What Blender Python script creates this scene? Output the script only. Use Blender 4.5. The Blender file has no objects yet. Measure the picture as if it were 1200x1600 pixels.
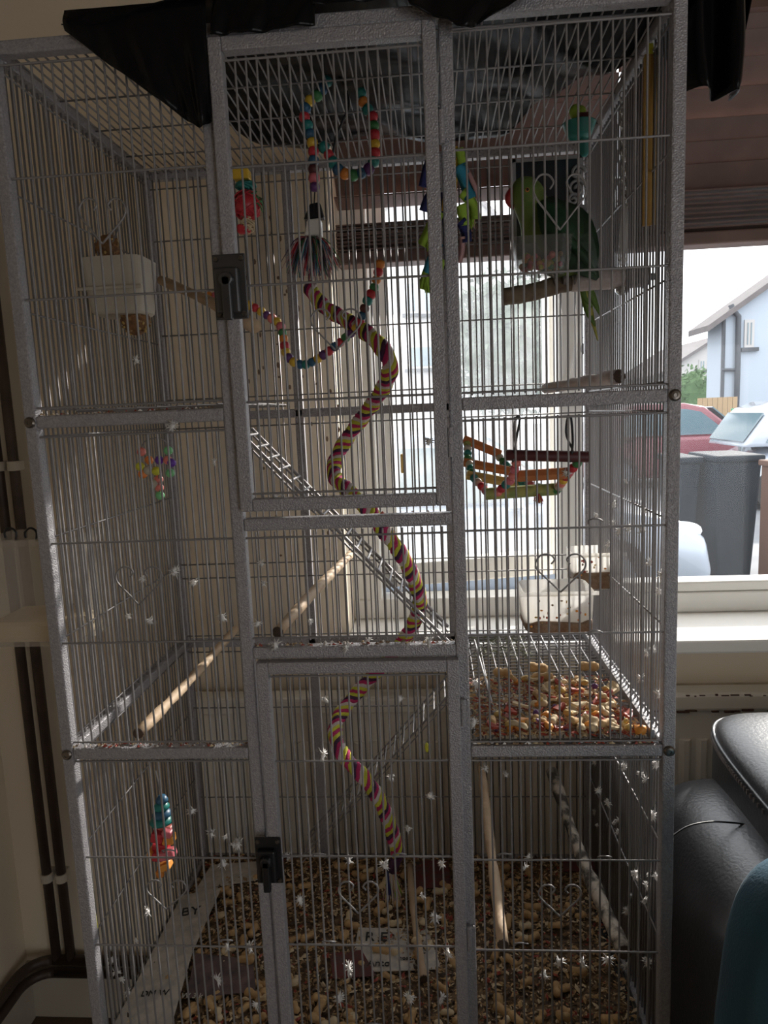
import bpy, math, random
from mathutils import Vector, Matrix
random.seed(7)
rnd = random.random
def U(a, b): return a + (b - a) * random.random()
scene = bpy.context.scene
col = scene.collection

# ------------------------------------------------------------------ camera
ZR = 1.68                                   # height of the cage's middle rail above the floor
F_PX, CP, PITCH, YAW, ROLL = 1094.5, Vector((0.6075, -1.0296, ZR - 0.0077)), -0.1404, -0.0742, -0.0422
def cam_axes():
    cp, sp, cy, sy, cr, sr = math.cos(PITCH), math.sin(PITCH), math.cos(YAW), math.sin(YAW), math.cos(ROLL), math.sin(ROLL)
    f = Vector((sy*cp, cy*cp, sp)); R = Vector((cy, -sy, 0)); Up = R.cross(f)
    return cr*R + sr*Up, -sr*R + cr*Up, f
CR, CU, CF = cam_axes()
cd = bpy.data.cameras.new('camera'); cam = bpy.data.objects.new('camera', cd); col.objects.link(cam)
cam.matrix_world = Matrix(((CR.x, CU.x, -CF.x, CP.x), (CR.y, CU.y, -CF.y, CP.y), (CR.z, CU.z, -CF.z, CP.z), (0, 0, 0, 1)))
cd.sensor_width = 36; cd.lens = F_PX / 1600 * 36; cd.clip_start = 0.02; cd.clip_end = 300
scene.camera = cam
def ray(x, y): return CF + CR * ((x - 600) / F_PX) + CU * ((800 - y) / F_PX)
def at(x, y, Y): d = ray(x, y); return CP + d * ((Y - CP.y) / d.y)
def atX(x, y, X): d = ray(x, y); return CP + d * ((X - CP.x) / d.x)
def atZ(x, y, Z): d = ray(x, y); return CP + d * ((Z - CP.z) / d.z)

# ------------------------------------------------------------------ world, sun, exposure
w = bpy.data.worlds.new('world'); scene.world = w; w.use_nodes = True
bg = w.node_tree.nodes['Background']; bg.inputs[0].default_value = (0.93, 0.96, 1.0, 1); bg.inputs[1].default_value = 2.6
sl = bpy.data.lights.new('sun', 'SUN'); sl.energy = 6.5; sl.angle = 0.03; sl.color = (1, 0.95, 0.87)
so = bpy.data.objects.new('sun', sl); col.objects.link(so); so.location = (3, 8, 9)
so.rotation_euler = (-Vector((0.75, 1.0, 0.62))).to_track_quat('-Z', 'Y').to_euler()
def portal(name, loc, rot, sx, sy):
    l = bpy.data.lights.new(name, 'AREA'); l.shape = 'RECTANGLE'; l.size = sx; l.size_y = sy; l.cycles.is_portal = True
    o = bpy.data.objects.new(name, l); col.objects.link(o); o.location = loc; o.rotation_euler = rot
vs = scene.view_settings
vs.view_transform = 'Standard'; vs.look = 'None'; vs.gamma = 1; vs.exposure = 0.42; vs.use_curve_mapping = False
scene.cycles.use_denoising = True; scene.cycles.max_bounces = 10; scene.cycles.transparent_max_bounces = 24
scene.cycles.sample_clamp_indirect = 6

# ------------------------------------------------------------------ materials
def mat(name, c, rough=.55, metal=0, var=None, bump=None, trans=None, spec=.5, coat=0, vor=None, sheen=0):
    """var=(scale, amount, colour2)  bump=(scale, strength)  vor=(scale,strength) hammered relief  trans=alpha of a see-through plastic"""
    m = bpy.data.materials.new(name); m.use_nodes = True
    nt = m.node_tree; N = nt.nodes; L = nt.links; b = N['Principled BSDF']
    b.inputs['Base Color'].default_value = (*c, 1); b.inputs['Roughness'].default_value = rough; b.inputs['Metallic'].default_value = metal
    b.inputs['Specular IOR Level'].default_value = spec; b.inputs['Coat Weight'].default_value = coat; b.inputs['Sheen Weight'].default_value = sheen
    tc = N.new('ShaderNodeTexCoord')
    if var:
        n = N.new('ShaderNodeTexNoise'); n.inputs['Scale'].default_value = var[0]; n.inputs['Detail'].default_value = 5
        L.new(tc.outputs['Object'], n.inputs['Vector'])
        r = N.new('ShaderNodeValToRGB'); r.color_ramp.elements[0].position = .5 - .25*var[1]; r.color_ramp.elements[1].position = .5 + .25*var[1]
        r.color_ramp.elements[0].color = (*c, 1); r.color_ramp.elements[1].color = (*var[2], 1)
        L.new(n.outputs['Fac'], r.inputs['Fac']); L.new(r.outputs['Color'], b.inputs['Base Color'])
    if bump or vor:
        sc, st = bump or vor
        n = N.new('ShaderNodeTexVoronoi' if vor else 'ShaderNodeTexNoise'); n.inputs['Scale'].default_value = sc
        L.new(tc.outputs['Object'], n.inputs['Vector'])
        bp = N.new('ShaderNodeBump'); bp.inputs['Strength'].default_value = st; bp.inputs['Distance'].default_value = .002
        L.new(n.outputs['Distance' if vor else 'Fac'], bp.inputs['Height']); L.new(bp.outputs['Normal'], b.inputs['Normal'])
    if trans is not None: b.inputs['Alpha'].default_value = trans
    return m
M = {}
M['hammer'] = mat('hammertone_silver', (.40, .39, .41), .45, .25, vor=(420, .55), var=(260, .5, (.32, .31, .33)))
M['wire'] = mat('wire_silver', (.29, .28, .285), .45, .3)
M['latch'] = mat('dark_latch_metal', (.10, .10, .105), .35, .7)
M['black'] = mat('black_plastic', (.012, .012, .014), .4)
M['screw'] = mat('screw_metal', (.16, .14, .12), .3, .8)
M['wall'] = mat('cream_wall_paint', (.84, .73, .57), .8, var=(2.5, .8, (.79, .68, .52)), bump=(60, .1))
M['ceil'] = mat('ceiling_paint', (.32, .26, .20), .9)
M['floor'] = mat('floor_boards', (.09, .055, .035), .6, var=(9, .8, (.13, .08, .05)))
M['white'] = mat('white_upvc', (.80, .78, .73), .35)
M['gloss'] = mat('cream_gloss_paint', (.55, .50, .41), .35, var=(6, .6, (.5, .44, .35)))
M['rad'] = mat('radiator_enamel', (.82, .77, .67), .35)
M['rust'] = mat('rust', (.09, .045, .03), .9)
M['pipe'] = mat('painted_pipe_brown', (.055, .035, .027), .5, var=(20, .8, (.085, .055, .04)))
M['clip'] = mat('white_clip', (.62, .57, .48), .5)
M['slat'] = mat('blind_slat_wood', (.17, .10, .082), .5, var=(14, .7, (.135, .08, .066)))
M['sheet'] = mat('black_polythene', (.006, .006, .007), .27, spec=.18, bump=(9, .3))
M['wood'] = mat('perch_wood', (.62, .47, .32), .65, var=(30, .9, (.50, .35, .22)), bump=(90, .3))
M['bark'] = mat('birch_bark', (.50, .44, .36), .8, var=(42, .35, (.06, .05, .04)), bump=(60, .7))
M['darkbark'] = mat('dark_bark', (.11, .08, .055), .85, var=(40, .7, (.22, .17, .11)), bump=(70, .8))
M['endgrain'] = mat('end_grain', (.07, .045, .03), .8)
M['cement'] = mat('pale_perch_grit', (.58, .53, .52), .9, bump=(150, .6), var=(60, .6, (.48, .42, .41)))
M['seed'] = mat('seed_hulls', (.46, .30, .14), .8, var=(55, 1.0, (.16, .09, .05)))
M['litterbase'] = mat('litter_bed', (.22, .14, .075), .95, var=(70, .6, (.07, .045, .03)), bump=(140, 1.0))
M['peanut'] = mat('peanut_shell', (.60, .40, .19), .8, var=(60, .8, (.44, .27, .12)), bump=(130, .7))
M['husk'] = mat('pale_husk', (.66, .53, .34), .8)
M['redskin'] = mat('red_skin', (.36, .06, .035), .5)
M['paper'] = mat('newsprint', (.60, .55, .48), .9, var=(45, .5, (.44, .41, .37)))
M['ink'] = mat('printing_ink', (.03, .03, .032), .8)
M['photo_red'] = mat('printed_red', (.15, .025, .025), .8, var=(50, .7, (.10, .06, .05)))
M['photo_dark'] = mat('printed_dark', (.06, .05, .06), .8, var=(30, .8, (.2, .13, .12)))
M['feather'] = mat('down_feather', (.86, .84, .82), .8)
M['ginger'] = mat('food_orange', (.80, .33, .06), .5)
M['yellow'] = mat('bead_yellow', (.75, .48, .05), .4)
M['orange'] = mat('bead_orange', (.72, .25, .045), .4)
M['red'] = mat('bead_red', (.55, .035, .05), .4)
M['pink'] = mat('bead_pink', (.68, .17, .20), .4)
M['purple'] = mat('bead_purple', (.12, .04, .16), .4)
M['blue'] = mat('bead_blue', (.03, .11, .20), .4)
M['teal'] = mat('bead_teal', (.02, .21, .19), .4)
M['green'] = mat('bead_green', (.05, .22, .07), .4)
M['lime'] = mat('lime_plastic', (.38, .58, .07), .5)
M['mint'] = mat('bead_mint', (.22, .62, .27), .35)
M['violet'] = mat('bead_violet', (.16, .05, .42), .35)
M['coral'] = mat('bead_coral', (.82, .24, .20), .35)
M['tangerine'] = mat('bead_tangerine', (.88, .27, .06), .35)
M['lemon'] = mat('bead_lemon', (.68, .66, .05), .35)
M['rope_lime'] = mat('rope_lime', (.60, .60, .06), .85, bump=(400, .5))
M['rope_magenta'] = mat('rope_magenta', (.50, .03, .14), .85, bump=(400, .5))
M['rope_white'] = mat('rope_white', (.66, .58, .56), .85, bump=(400, .5))
M['rope_plum'] = mat('rope_plum', (.07, .025, .07), .85, bump=(400, .5))
M['navy'] = mat('cloth_navy', (.025, .03, .13), .9)
M['cyan'] = mat('cloth_cyan', (.03, .24, .36), .9)
M['limecloth'] = mat('cloth_lime', (.33, .52, .06), .9)
M['pinkcloth'] = mat('cloth_pink', (.50, .30, .30), .9)
M['mauve'] = mat('cloth_mauve', (.22, .15, .19), .9)
M['ivory'] = mat('ivory_plastic', (.55, .51, .43), .45, var=(14, .8, (.47, .42, .33)))
M['honey'] = mat('honey_seed_ball', (.30, .15, .05), .7, var=(90, .8, (.13, .06, .025)), bump=(160, 1.0))
M['clear'] = mat('clear_plastic', (.80, .80, .80), .15, trans=.38)
M['frost'] = mat('cloudy_plastic', (.62, .56, .48), .3, trans=.22)
def cloudy(name, c, tr, al):
    m = mat(name, c, .35, var=(26, .30, (c[0]*.93, c[1]*.88, c[2]*.76))); nt = m.node_tree; N = nt.nodes; L = nt.links
    b = N['Principled BSDF']; t = N.new('ShaderNodeBsdfTranslucent'); t.inputs['Color'].default_value = (*c, 1)
    x = N.new('ShaderNodeMixShader'); x.inputs[0].default_value = tr; L.new(b.outputs[0], x.inputs[1]); L.new(t.outputs[0], x.inputs[2])
    p = N.new('ShaderNodeBsdfTransparent'); y = N.new('ShaderNodeMixShader'); y.inputs[0].default_value = al; L.new(p.outputs[0], y.inputs[1]); L.new(x.outputs[0], y.inputs[2])
    L.new(y.outputs[0], N['Material Output'].inputs['Surface']); return m
M['whitecup'] = cloudy('cloudy_white_cup', (.88, .87, .85), .6, .8)
M['greycup'] = mat('smoky_cup', (.20, .20, .19), .2, trans=.28)
M['grime'] = mat('seed_grime', (.30, .22, .15), .9, var=(60, .8, (.18, .10, .06)), bump=(150, 1))
M['chew'] = mat('willow_orange', (.60, .22, .075), .6, var=(30, .6, (.50, .16, .05)))
M['maroon'] = mat('maroon_dowel', (.10, .025, .025), .5)
M['tan'] = mat('tan_chew', (.58, .40, .13), .6)
M['moss'] = mat('mossy_bark', (.42, .42, .13), .8, var=(60, .6, (.22, .30, .10)), bump=(90, .6))
M['steel'] = mat('bright_steel', (.55, .55, .56), .22, .9)
M['ruler'] = mat('ochre_wood_strip', (.46, .27, .06), .55, var=(40, .7, (.36, .20, .045)))
M['dust'] = mat('herb_flakes', (.18, .19, .11), .9)
M['leather'] = mat('black_leather', (.032, .034, .039), .36, spec=.6, bump=(160, .35))
M['stitch'] = mat('piping_thread', (.16, .14, .13), .6)
M['velvet'] = mat('teal_velvet', (.003, .085, .145), .5, sheen=.08, bump=(300, .3), var=(5, .7, (.002, .05, .09)))
M['parrot'] = mat('green_plumage', (.15, .22, .045), .6, var=(45, .7, (.10, .17, .035)), bump=(120, .5))
M['wing'] = mat('dark_green_plumage', (.022, .085, .03), .55, var=(60, .6, (.012, .05, .025)), bump=(110, .6))
M['tail'] = mat('tail_green', (.12, .22, .04), .5)
M['tailtip'] = mat('tail_tip', (.42, .40, .08), .5)
M['beak'] = mat('red_beak', (.36, .03, .035), .3)
M['eye'] = mat('eye', (.01, .01, .01), .1)
M['iris'] = mat('iris', (.55, .22, .05), .3)
M['foot'] = mat('bird_foot', (.20, .18, .17), .7)
M['mirror'] = mat('toy_mirror', (.035, .04, .05), .15, 0)
M['greyplastic'] = mat('grey_scroll_plastic', (.34, .34, .36), .5)
M['render'] = mat('house_render', (.36, .41, .47), .9, bump=(3, .2))
M['render2'] = mat('cream_render', (.42, .41, .40), .9)
M['tile'] = mat('roof_tile', (.14, .125, .125), .9, var=(4, .7, (.11, .10, .10)))
M['drain'] = mat('drainpipe_grey', (.05, .055, .065), .6)
M['paint_red'] = mat('car_red', (.16, .025, .04), .3, .1, coat=.4)
M['paint_silver'] = mat('car_silver', (.32, .37, .44), .3, .4, coat=.5)
M['paint_white'] = mat('car_white', (.40, .44, .50), .25, 0, coat=1)
M['carglass'] = mat('car_glass', (.10, .16, .19), .08, spec=1)
M['rubber'] = mat('rubber', (.02, .02, .022), .8)
M['amber'] = mat('amber_lamp', (.75, .20, .05), .2)
M['lamp'] = mat('lamp_glass', (.75, .78, .8), .1)
M['tail_lamp'] = mat('red_lamp', (.6, .02, .05), .2)
M['bin'] = mat('bin_charcoal', (.009, .014, .021), .7, spec=.12)
M['greenbin'] = mat('bin_green', (.04, .28, .14), .5)
M['fence'] = mat('fence_panel', (.32, .22, .12), .8)
M['leaf'] = mat('hedge_leaf', (.06, .13, .035), .7)
M['leaf2'] = mat('tree_leaf', (.07, .10, .06), .7)
M['trunk'] = mat('trunk', (.12, .08, .05), .9)
M['tarmac'] = mat('tarmac', (.16, .165, .175), .9, var=(3, .6, (.13, .135, .145)))
def glass(name, haze, sc):
    m = bpy.data.materials.new(name); m.use_nodes = True; nt = m.node_tree; N = nt.nodes; L = nt.links
    N.remove(N['Principled BSDF']); out = N['Material Output']
    t = N.new('ShaderNodeBsdfTransparent'); g = N.new('ShaderNodeBsdfGlossy'); g.inputs['Roughness'].default_value = .03
    tl = N.new('ShaderNodeBsdfTranslucent'); tl.inputs['Color'].default_value = (.9, .93, .97, 1)
    tc = N.new('ShaderNodeTexCoord'); n = N.new('ShaderNodeTexNoise'); n.inputs['Scale'].default_value = sc; n.inputs['Detail'].default_value = 8
    L.new(tc.outputs['Object'], n.inputs['Vector'])
    mr = N.new('ShaderNodeMapRange'); mr.inputs[1].default_value = .3; mr.inputs[2].default_value = .75; mr.inputs[3].default_value = haze*.55; mr.inputs[4].default_value = haze*1.3
    L.new(n.outputs['Fac'], mr.inputs[0])
    m1 = N.new('ShaderNodeMixShader'); L.new(mr.outputs[0], m1.inputs[0]); L.new(t.outputs[0], m1.inputs[1]); L.new(tl.outputs[0], m1.inputs[2])
    m2 = N.new('ShaderNodeMixShader'); m2.inputs[0].default_value = .012; L.new(m1.outputs[0], m2.inputs[1]); L.new(g.outputs[0], m2.inputs[2])
    L.new(m2.outputs[0], out.inputs['Surface']); return m
M['glass'] = glass('dusty_glass', .006, 5)
M['fog'] = glass('misted_glass', .10, 14)

# ------------------------------------------------------------------ mesh builder
def frame_of(t):
    t = t.normalized(); a = Vector((0, 0, 1)) if abs(t.z) < .9 else Vector((1, 0, 0))
    u = t.cross(a).normalized(); return u, t.cross(u).normalized()
class MB:
    def __init__(s): s.v = []; s.f = []; s.m = []
    def face(s, idx, m=0): s.f.append(idx); s.m.append(m)
    def box(s, c, d, rot=None, m=0):
        n = len(s.v); c = Vector(c)
        for x in (-.5, .5):
            for y in (-.5, .5):
                for z in (-.5, .5):
                    p = Vector((x*d[0], y*d[1], z*d[2]))
                    s.v.append(c + (rot @ p if rot else p))
        for q in ((0,1,3,2), (4,6,7,5), (0,4,5,1), (2,3,7,6), (0,2,6,4), (1,5,7,3)): s.face([n+i for i in q], m)
        return s
    def span(s, a, b, m=0):
        a = Vector(a); b = Vector(b); return s.box((a+b)/2, [abs(b[i]-a[i]) for i in range(3)], m=m)
    def bar(s, a, b, wd, hd, up=(0, 0, 1), m=0):
        a = Vector(a); b = Vector(b); t = (b-a); L = t.length; t.normalize(); up = Vector(up)
        x = t.cross(up).normalized(); z = x.cross(t)
        R = Matrix((x, t, z)).transposed()
        return s.box((a+b)/2, (wd, L, hd), R, m)
    def tube(s, pts, r, n=8, closed=False, m=0, cap=True):
        pts = [Vector(p) for p in pts]; k = len(pts); base = len(s.v)
        rs = r if isinstance(r, (list, tuple)) else [r]*k
        prev = None
        for i, p in enumerate(pts):
            if closed: t = pts[(i+1) % k] - pts[i-1]
            else: t = pts[min(i+1, k-1)] - pts[max(i-1, 0)]
            if t.length < 1e-9: t = Vector((0, 0, 1))
            t.normalize()
            if prev is None: u, v = frame_of(t)
            else:
                u = prev - t*prev.dot(t)
                u = u.normalized() if u.length > 1e-6 else frame_of(t)[0]
                v = t.cross(u)
            prev = u
            for j in range(n):
                a = 2*math.pi*j/n; s.v.append(p + (u*math.cos(a) + v*math.sin(a))*rs[i])
        for i in range(k if closed else k-1):
            a = base + i*n; b = base + ((i+1) % k)*n
            for j in range(n): s.face([a+j, a+(j+1) % n, b+(j+1) % n, b+j], m)
        if cap and not closed:
            s.face([base+j for j in range(n)][::-1], m); s.face([base+(k-1)*n+j for j in range(n)], m)
        return s
    def ball(s, c, r, nu=8, nv=6, m=0, rot=None, jit=0):
        c = Vector(c); r = r if isinstance(r, (tuple, list)) else (r, r, r); base = len(s.v)
        def P(x, y, z):
            k = 1 + (U(-jit, jit) if jit else 0)
            p = Vector((x*r[0]*k, y*r[1]*k, z*r[2]*k)); return c + (rot @ p if rot else p)
        s.v.append(P(0, 0, -1))
        for i in range(1, nv):
            a = -math.pi/2 + math.pi*i/nv
            for j in range(nu): b = 2*math.pi*j/nu; s.v.append(P(math.cos(a)*math.cos(b), math.cos(a)*math.sin(b), math.sin(a)))
        s.v.append(P(0, 0, 1)); top = len(s.v)-1
        for j in range(nu): s.face([base, base+1+(j+1) % nu, base+1+j], m)
        for i in range(nv-2):
            for j in range(nu):
                a = base+1+i*nu; s.face([a+j, a+(j+1) % nu, a+nu+(j+1) % nu, a+nu+j], m)
        a = base+1+(nv-2)*nu
        for j in range(nu): s.face([a+j, a+(j+1) % nu, top], m)
        return s
    def lathe(s, o, prof, n=20, axis=(0, 0, 1), m=0):
        """prof: list of (radius, height along axis)"""
        o = Vector(o); ax = Vector(axis).normalized(); u, v = frame_of(ax); base = len(s.v)
        for r, h in prof:
            for j in range(n): a = 2*math.pi*j/n; s.v.append(o + ax*h + (u*math.cos(a)+v*math.sin(a))*r)
        for i in range(len(prof)-1):
            for j in range(n):
                a = base+i*n; s.face([a+j, a+(j+1) % n, a+n+(j+1) % n, a+n+j], m)
        s.face([base+j for j in range(n)][::-1], m); s.face([base+(len(prof)-1)*n+j for j in range(n)], m)
        return s
    def prism(s, poly, d, m=0):
        """poly: 3D outline, d: extrusion vector"""
        base = len(s.v); k = len(poly); d = Vector(d)
        s.v += [Vector(p) for p in poly] + [Vector(p)+d for p in poly]
        s.face(list(range(base, base+k))[::-1], m); s.face(list(range(base+k, base+2*k)), m)
        for i in range(k): j = (i+1) % k; s.face([base+i, base+j, base+k+j, base+k+i], m)
        return s
    def grid(s, fn, nu, nv, m=0, closed_u=False):
        base = len(s.v)
        for i in range(nu):
            for j in range(nv): s.v.append(Vector(fn(i/(nu if closed_u else nu-1), j/(nv-1))))
        for i in range(nu if closed_u else nu-1):
            for j in range(nv-1):
                i2 = (i+1) % nu; s.face([base+i*nv+j, base+i2*nv+j, base+i2*nv+j+1, base+i*nv+j+1], m)
        return s
    def build(s, name, mats, parent=None, smooth=False, bevel=0, solid=0, sub=0, kind=None):
        o0 = Vector((0, 0, 0)); p = parent
        while p is not None: o0 = o0 + p.location; p = p.parent
        if parent is None and s.v:            # a lone mesh gets its origin at its base
            xs = [v[0] for v in s.v]; ys = [v[1] for v in s.v]; zs = [v[2] for v in s.v]
            o0 = Vector(((min(xs)+max(xs))/2, (min(ys)+max(ys))/2, min(zs)))
        me = bpy.data.meshes.new(name); me.from_pydata([tuple(Vector(v)-o0) for v in s.v], [], s.f)
        mats = mats if isinstance(mats, (list, tuple)) else [mats]
        for m in mats: me.materials.append(M[m] if isinstance(m, str) else m)
        if len(mats) > 1: me.polygons.foreach_set('material_index', s.m)
        if smooth: me.polygons.foreach_set('use_smooth', [True]*len(me.polygons))
        me.update()
        o = bpy.data.objects.new(name, me); col.objects.link(o)
        if parent is not None: o.parent = parent
        else: o.location = o0
        if solid: md = o.modifiers.new('solid', 'SOLIDIFY'); md.thickness = solid
        if bevel: md = o.modifiers.new('bevel', 'BEVEL'); md.width = bevel; md.segments = 2; md.limit_method = 'ANGLE'
        if sub: md = o.modifiers.new('sub', 'SUBSURF'); md.levels = sub; md.render_levels = sub
        if kind: o['kind'] = kind
        return o
def tag(o, label=None, cat=None, group=None, kind=None):
    if label: o['label'] = label
    if cat: o['category'] = cat
    if group: o['group'] = group
    if kind: o['kind'] = kind
    return o
def thing(name, loc, label, cat, group=None):
    o = bpy.data.objects.new(name, None); o.empty_display_size = .02; col.objects.link(o); o.location = loc
    return tag(o, label, cat, group)
def shared(name, me, parent, loc, rot=None, scale=None):
    """object on shared mesh data; loc in world space"""
    o = bpy.data.objects.new(name, me); col.objects.link(o)
    base = Vector((0, 0, 0)); p = parent
    while p is not None: base = base + p.location; p = p.parent
    o.location = Vector(loc) - base; o.parent = parent
    if rot is not None: o.rotation_euler = rot
    if scale is not None: o.scale = scale
    return o
def bez(pts, n):
    """Catmull-Rom through points"""
    P = [Vector(p) for p in pts]; P = [P[0]*2-P[1]] + P + [P[-1]*2-P[-2]]; out = []; k = len(P)-3
    for s in range(n):
        t = s/(n-1)*k; i = min(int(t), k-1); t -= i
        a, b, c, d = P[i:i+4]
        out.append(.5*((2*b)+(c-a)*t+(2*a-5*b+4*c-d)*t*t+(3*b-a-3*c+d)*t**3))
    return out
def superbox(c, d, e=.35, nu=40, nv=24, rot=None, fn=None):
    """rounded cushion-like solid"""
    c = Vector(c)
    def sg(x, p): return math.copysign(abs(x)**p, x)
    def P(u, v):
        a = 2*math.pi*u; b = -math.pi/2 + math.pi*v
        p = Vector((d[0]/2*sg(math.cos(b), e)*sg(math.cos(a), e), d[1]/2*sg(math.cos(b), e)*sg(math.sin(a), e), d[2]/2*sg(math.sin(b), e)))
        if fn: p = fn(p)
        return c + (rot @ p if rot else p)
    return MB().grid(P, nu, nv, closed_u=True)
def text_part(name, body, size, loc, rot, m, parent, ext=.0004):
    cu = bpy.data.curves.new(name, 'FONT'); cu.body = body; cu.size = size; cu.extrude = ext; cu.align_x = 'CENTER'; cu.align_y = 'CENTER'
    t = bpy.data.objects.new(name, cu); col.objects.link(t)
    dg = bpy.context.evaluated_depsgraph_get(); me = bpy.data.meshes.new_from_object(t.evaluated_get(dg)); bpy.data.objects.remove(t)
    me.materials.clear(); me.materials.append(M[m])
    o = shared(name, me, parent, loc, rot); return o
def unit_cyl(name, m, n=6):
    mb = MB(); mb.tube([(0, 0, -.5), (0, 0, .5)], 1, n)
    me = bpy.data.meshes.new(name); me.from_pydata([tuple(v) for v in mb.v], [], mb.f); me.materials.append(M[m]); me.polygons.foreach_set('use_smooth', [len(f) == 4 for f in mb.f])
    return me
def mesh_of(name, mb, mats, smooth=True):
    o = mb.build(name, mats, smooth=smooth); me = o.data; off = o.location.copy(); bpy.data.objects.remove(o)
    me.transform(Matrix.Translation(off)); return me

# ================================================================== ROOM
XL, XR, YB, YF, ZC = -.60, 3.3, .70, -3.0, 2.75
SILL_Z = at(1130, 1000, .60).z
WX0, WX1, WZ1 = at(541, 900, YB).x, 2.75, 2.58
YG = .83                                            # window frame plane
s = MB().span((XL-.2, YF-.2, -.12), (XR+.2, YB+.25, 0)).build('floor', 'floor'); tag(s, 'dark floor of the room', 'floor', kind='structure')
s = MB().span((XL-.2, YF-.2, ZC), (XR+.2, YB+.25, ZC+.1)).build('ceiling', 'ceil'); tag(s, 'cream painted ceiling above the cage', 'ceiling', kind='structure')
mb = MB(); mb.span((XL-.2, YB, 0), (WX0, YB+.25, ZC)); mb.span((WX1, YB, 0), (XR+.2, YB+.25, ZC)); mb.span((WX0, YB, 0), (WX1, YB+.25, SILL_Z-.035)); mb.span((WX0, YB, WZ1), (WX1, YB+.25, ZC))
s = mb.build('wall_back', 'wall'); tag(s, 'cream painted wall around the window', 'wall', kind='structure')
s = MB().span((XL-.2, YF-.2, 0), (XL, YB, ZC)).build('wall_left', 'wall'); tag(s, 'cream side wall at far left', 'wall', kind='structure')
s = MB().span((XR, YF-.2, 0), (XR+.2, YB, ZC)).build('wall_right', 'wall'); tag(s, 'cream side wall beyond the sofa', 'wall', kind='structure')
DX0, DX1, DZ = 1.8, 3.2, 2.15
mb = MB(); mb.span((XL-.2, YF-.2, 0), (DX0, YF, ZC)); mb.span((DX1, YF-.2, 0), (XR+.2, YF, ZC)); mb.span((DX0, YF-.2, DZ), (DX1, YF, ZC))
s = mb.build('wall_front', 'wall'); tag(s, 'cream wall behind the photographer', 'wall', kind='structure')
d2 = thing('fill_window', (1.65, YF-.1, 0), 'unseen glazed opening added behind the camera for front fill light', 'window'); d2['kind'] = 'structure'  # added rear opening, out of view, lets sky light fill the cage front
mb = MB()
for x in (DX0+.03, (DX0+DX1)/2, DX1-.03): mb.span((x-.03, YF-.14, 0), (x+.03, YF-.06, DZ))
mb.span((DX0, YF-.14, DZ-.06), (DX1, YF-.06, DZ)); mb.span((DX0, YF-.14, 0), (DX1, YF-.06, .06)); mb.build('window_frame', 'white', d2)
MB().span((DX0+.05, YF-.104, .05), (DX1-.05, YF-.096, DZ-.05)).build('pane', 'glass', d2)
portal('window_portal', ((WX0+WX1)/2, YG+.14, (SILL_Z+WZ1)/2), (math.radians(-90), 0, 0), WX1-WX0, WZ1-SILL_Z)
portal('fill_window_portal', ((DX0+DX1)/2, YF-.2, DZ/2), (math.radians(90), 0, 0), DX1-DX0, DZ)

# window: outer frame, mullion, open left casement, fixed right pane
win = thing('window_1', ((WX0+WX1)/2, YG+.03, SILL_Z), 'white framed window with one casement ajar behind the cage', 'window'); win['kind'] = 'structure'
zs0 = SILL_Z; zf = at(1130, 907, YG).z               # glass bottom of the fixed pane
mx0, mx1 = at(874, 800, YG).x, at(911, 800, YG).x    # mullion
fr = MB().span((WX0-.03, YG, zs0), (WX0+.078, YG+.07, WZ1)); fr.build('window_frame', 'white', win, bevel=.004)
MB().span((mx0, YG-.005, zs0), (mx1, YG+.07, WZ1)).build('mullion', 'white', win, bevel=.004)
MB().span((WX1-.06, YG, zs0), (WX1, YG+.07, WZ1)).build('window_frame', 'white', win, bevel=.004)
MB().span((WX0, YG, WZ1-.06), (WX1, YG+.07, WZ1)).build('window_frame', 'white', win, bevel=.004)
bt = MB().span((WX0, YG-.005, zs0), (WX1, YG+.075, zs0+.055)).build('bottom_rail', 'white', win, bevel=.004)
gb = MB().span((mx1, YG-.001, zs0+.055), (WX1-.06, YG+.06, zf)); gb.build('glazing_bead', 'white', win, bevel=.006)
MB().span((mx1-.01, YG+.028, zf-.02), (WX1-.05, YG+.036, WZ1-.05)).build('pane', 'glass', win)
hx = WX0+.075; ang = math.radians(13)
def px_of(p): d = Vector(p)-CP; return 600+F_PX*d.dot(CR)/d.dot(CF)
sw = .2
while px_of((hx+sw*math.cos(ang), YG+.05+sw*math.sin(ang), SILL_Z+.3)) < 884: sw += .002
sash = MB().span((0, -.01, .02), (.05, .05, 1.30)).span((sw-.05, -.01, .02), (sw, .05, 1.30)).span((0, -.01, .02), (sw, .05, .085)).span((0, -.01, 1.25), (sw, .05, 1.30))
Rz = Matrix.Rotation(ang, 3, 'Z')
for lst in (sash,): lst.v = [Vector((hx, YG+.05, zs0+.055)) + Rz @ Vector(v) for v in lst.v]
sh = sash.build('casement', 'white', win, bevel=.004); sh['label'] = 'white casement pushed slightly open'
pn = MB().span((.045, .016, .08), (sw-.045, .024, 1.255)); pn.v = [Vector((hx, YG+.05, zs0+.055)) + Rz @ Vector(v) for v in pn.v]
pn.build('pane', 'fog', sh)['label'] = 'misted bubbly glass pane'
MB().box(at(630, 724, YG-.02), (.013, .02, .05)).build('hinge_block', 'tan', win, bevel=.003)
cordp = [at(908, 505, YG-.03), at(904, 515, YG-.03), at(902, 545, YG-.03), at(893, 580, YG-.03), at(888, 612, YG-.03)]
MB().tube(bez(cordp, 20), .0022, 6).build('blind_cord', 'white', win, smooth=True)
MB().ball(at(911, 545, YG-.025), (.006, .006, .014)).build('cord_cleat', 'black', win, smooth=True)
sillm = MB().span((WX0-.0, .60, SILL_Z-.034), (2.95, YG+.02, SILL_Z)); s = sillm.build('trim_1', 'white', bevel=.006); tag(s, 'deep white window sill catching the sun', 'window sill', kind='structure')

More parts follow.
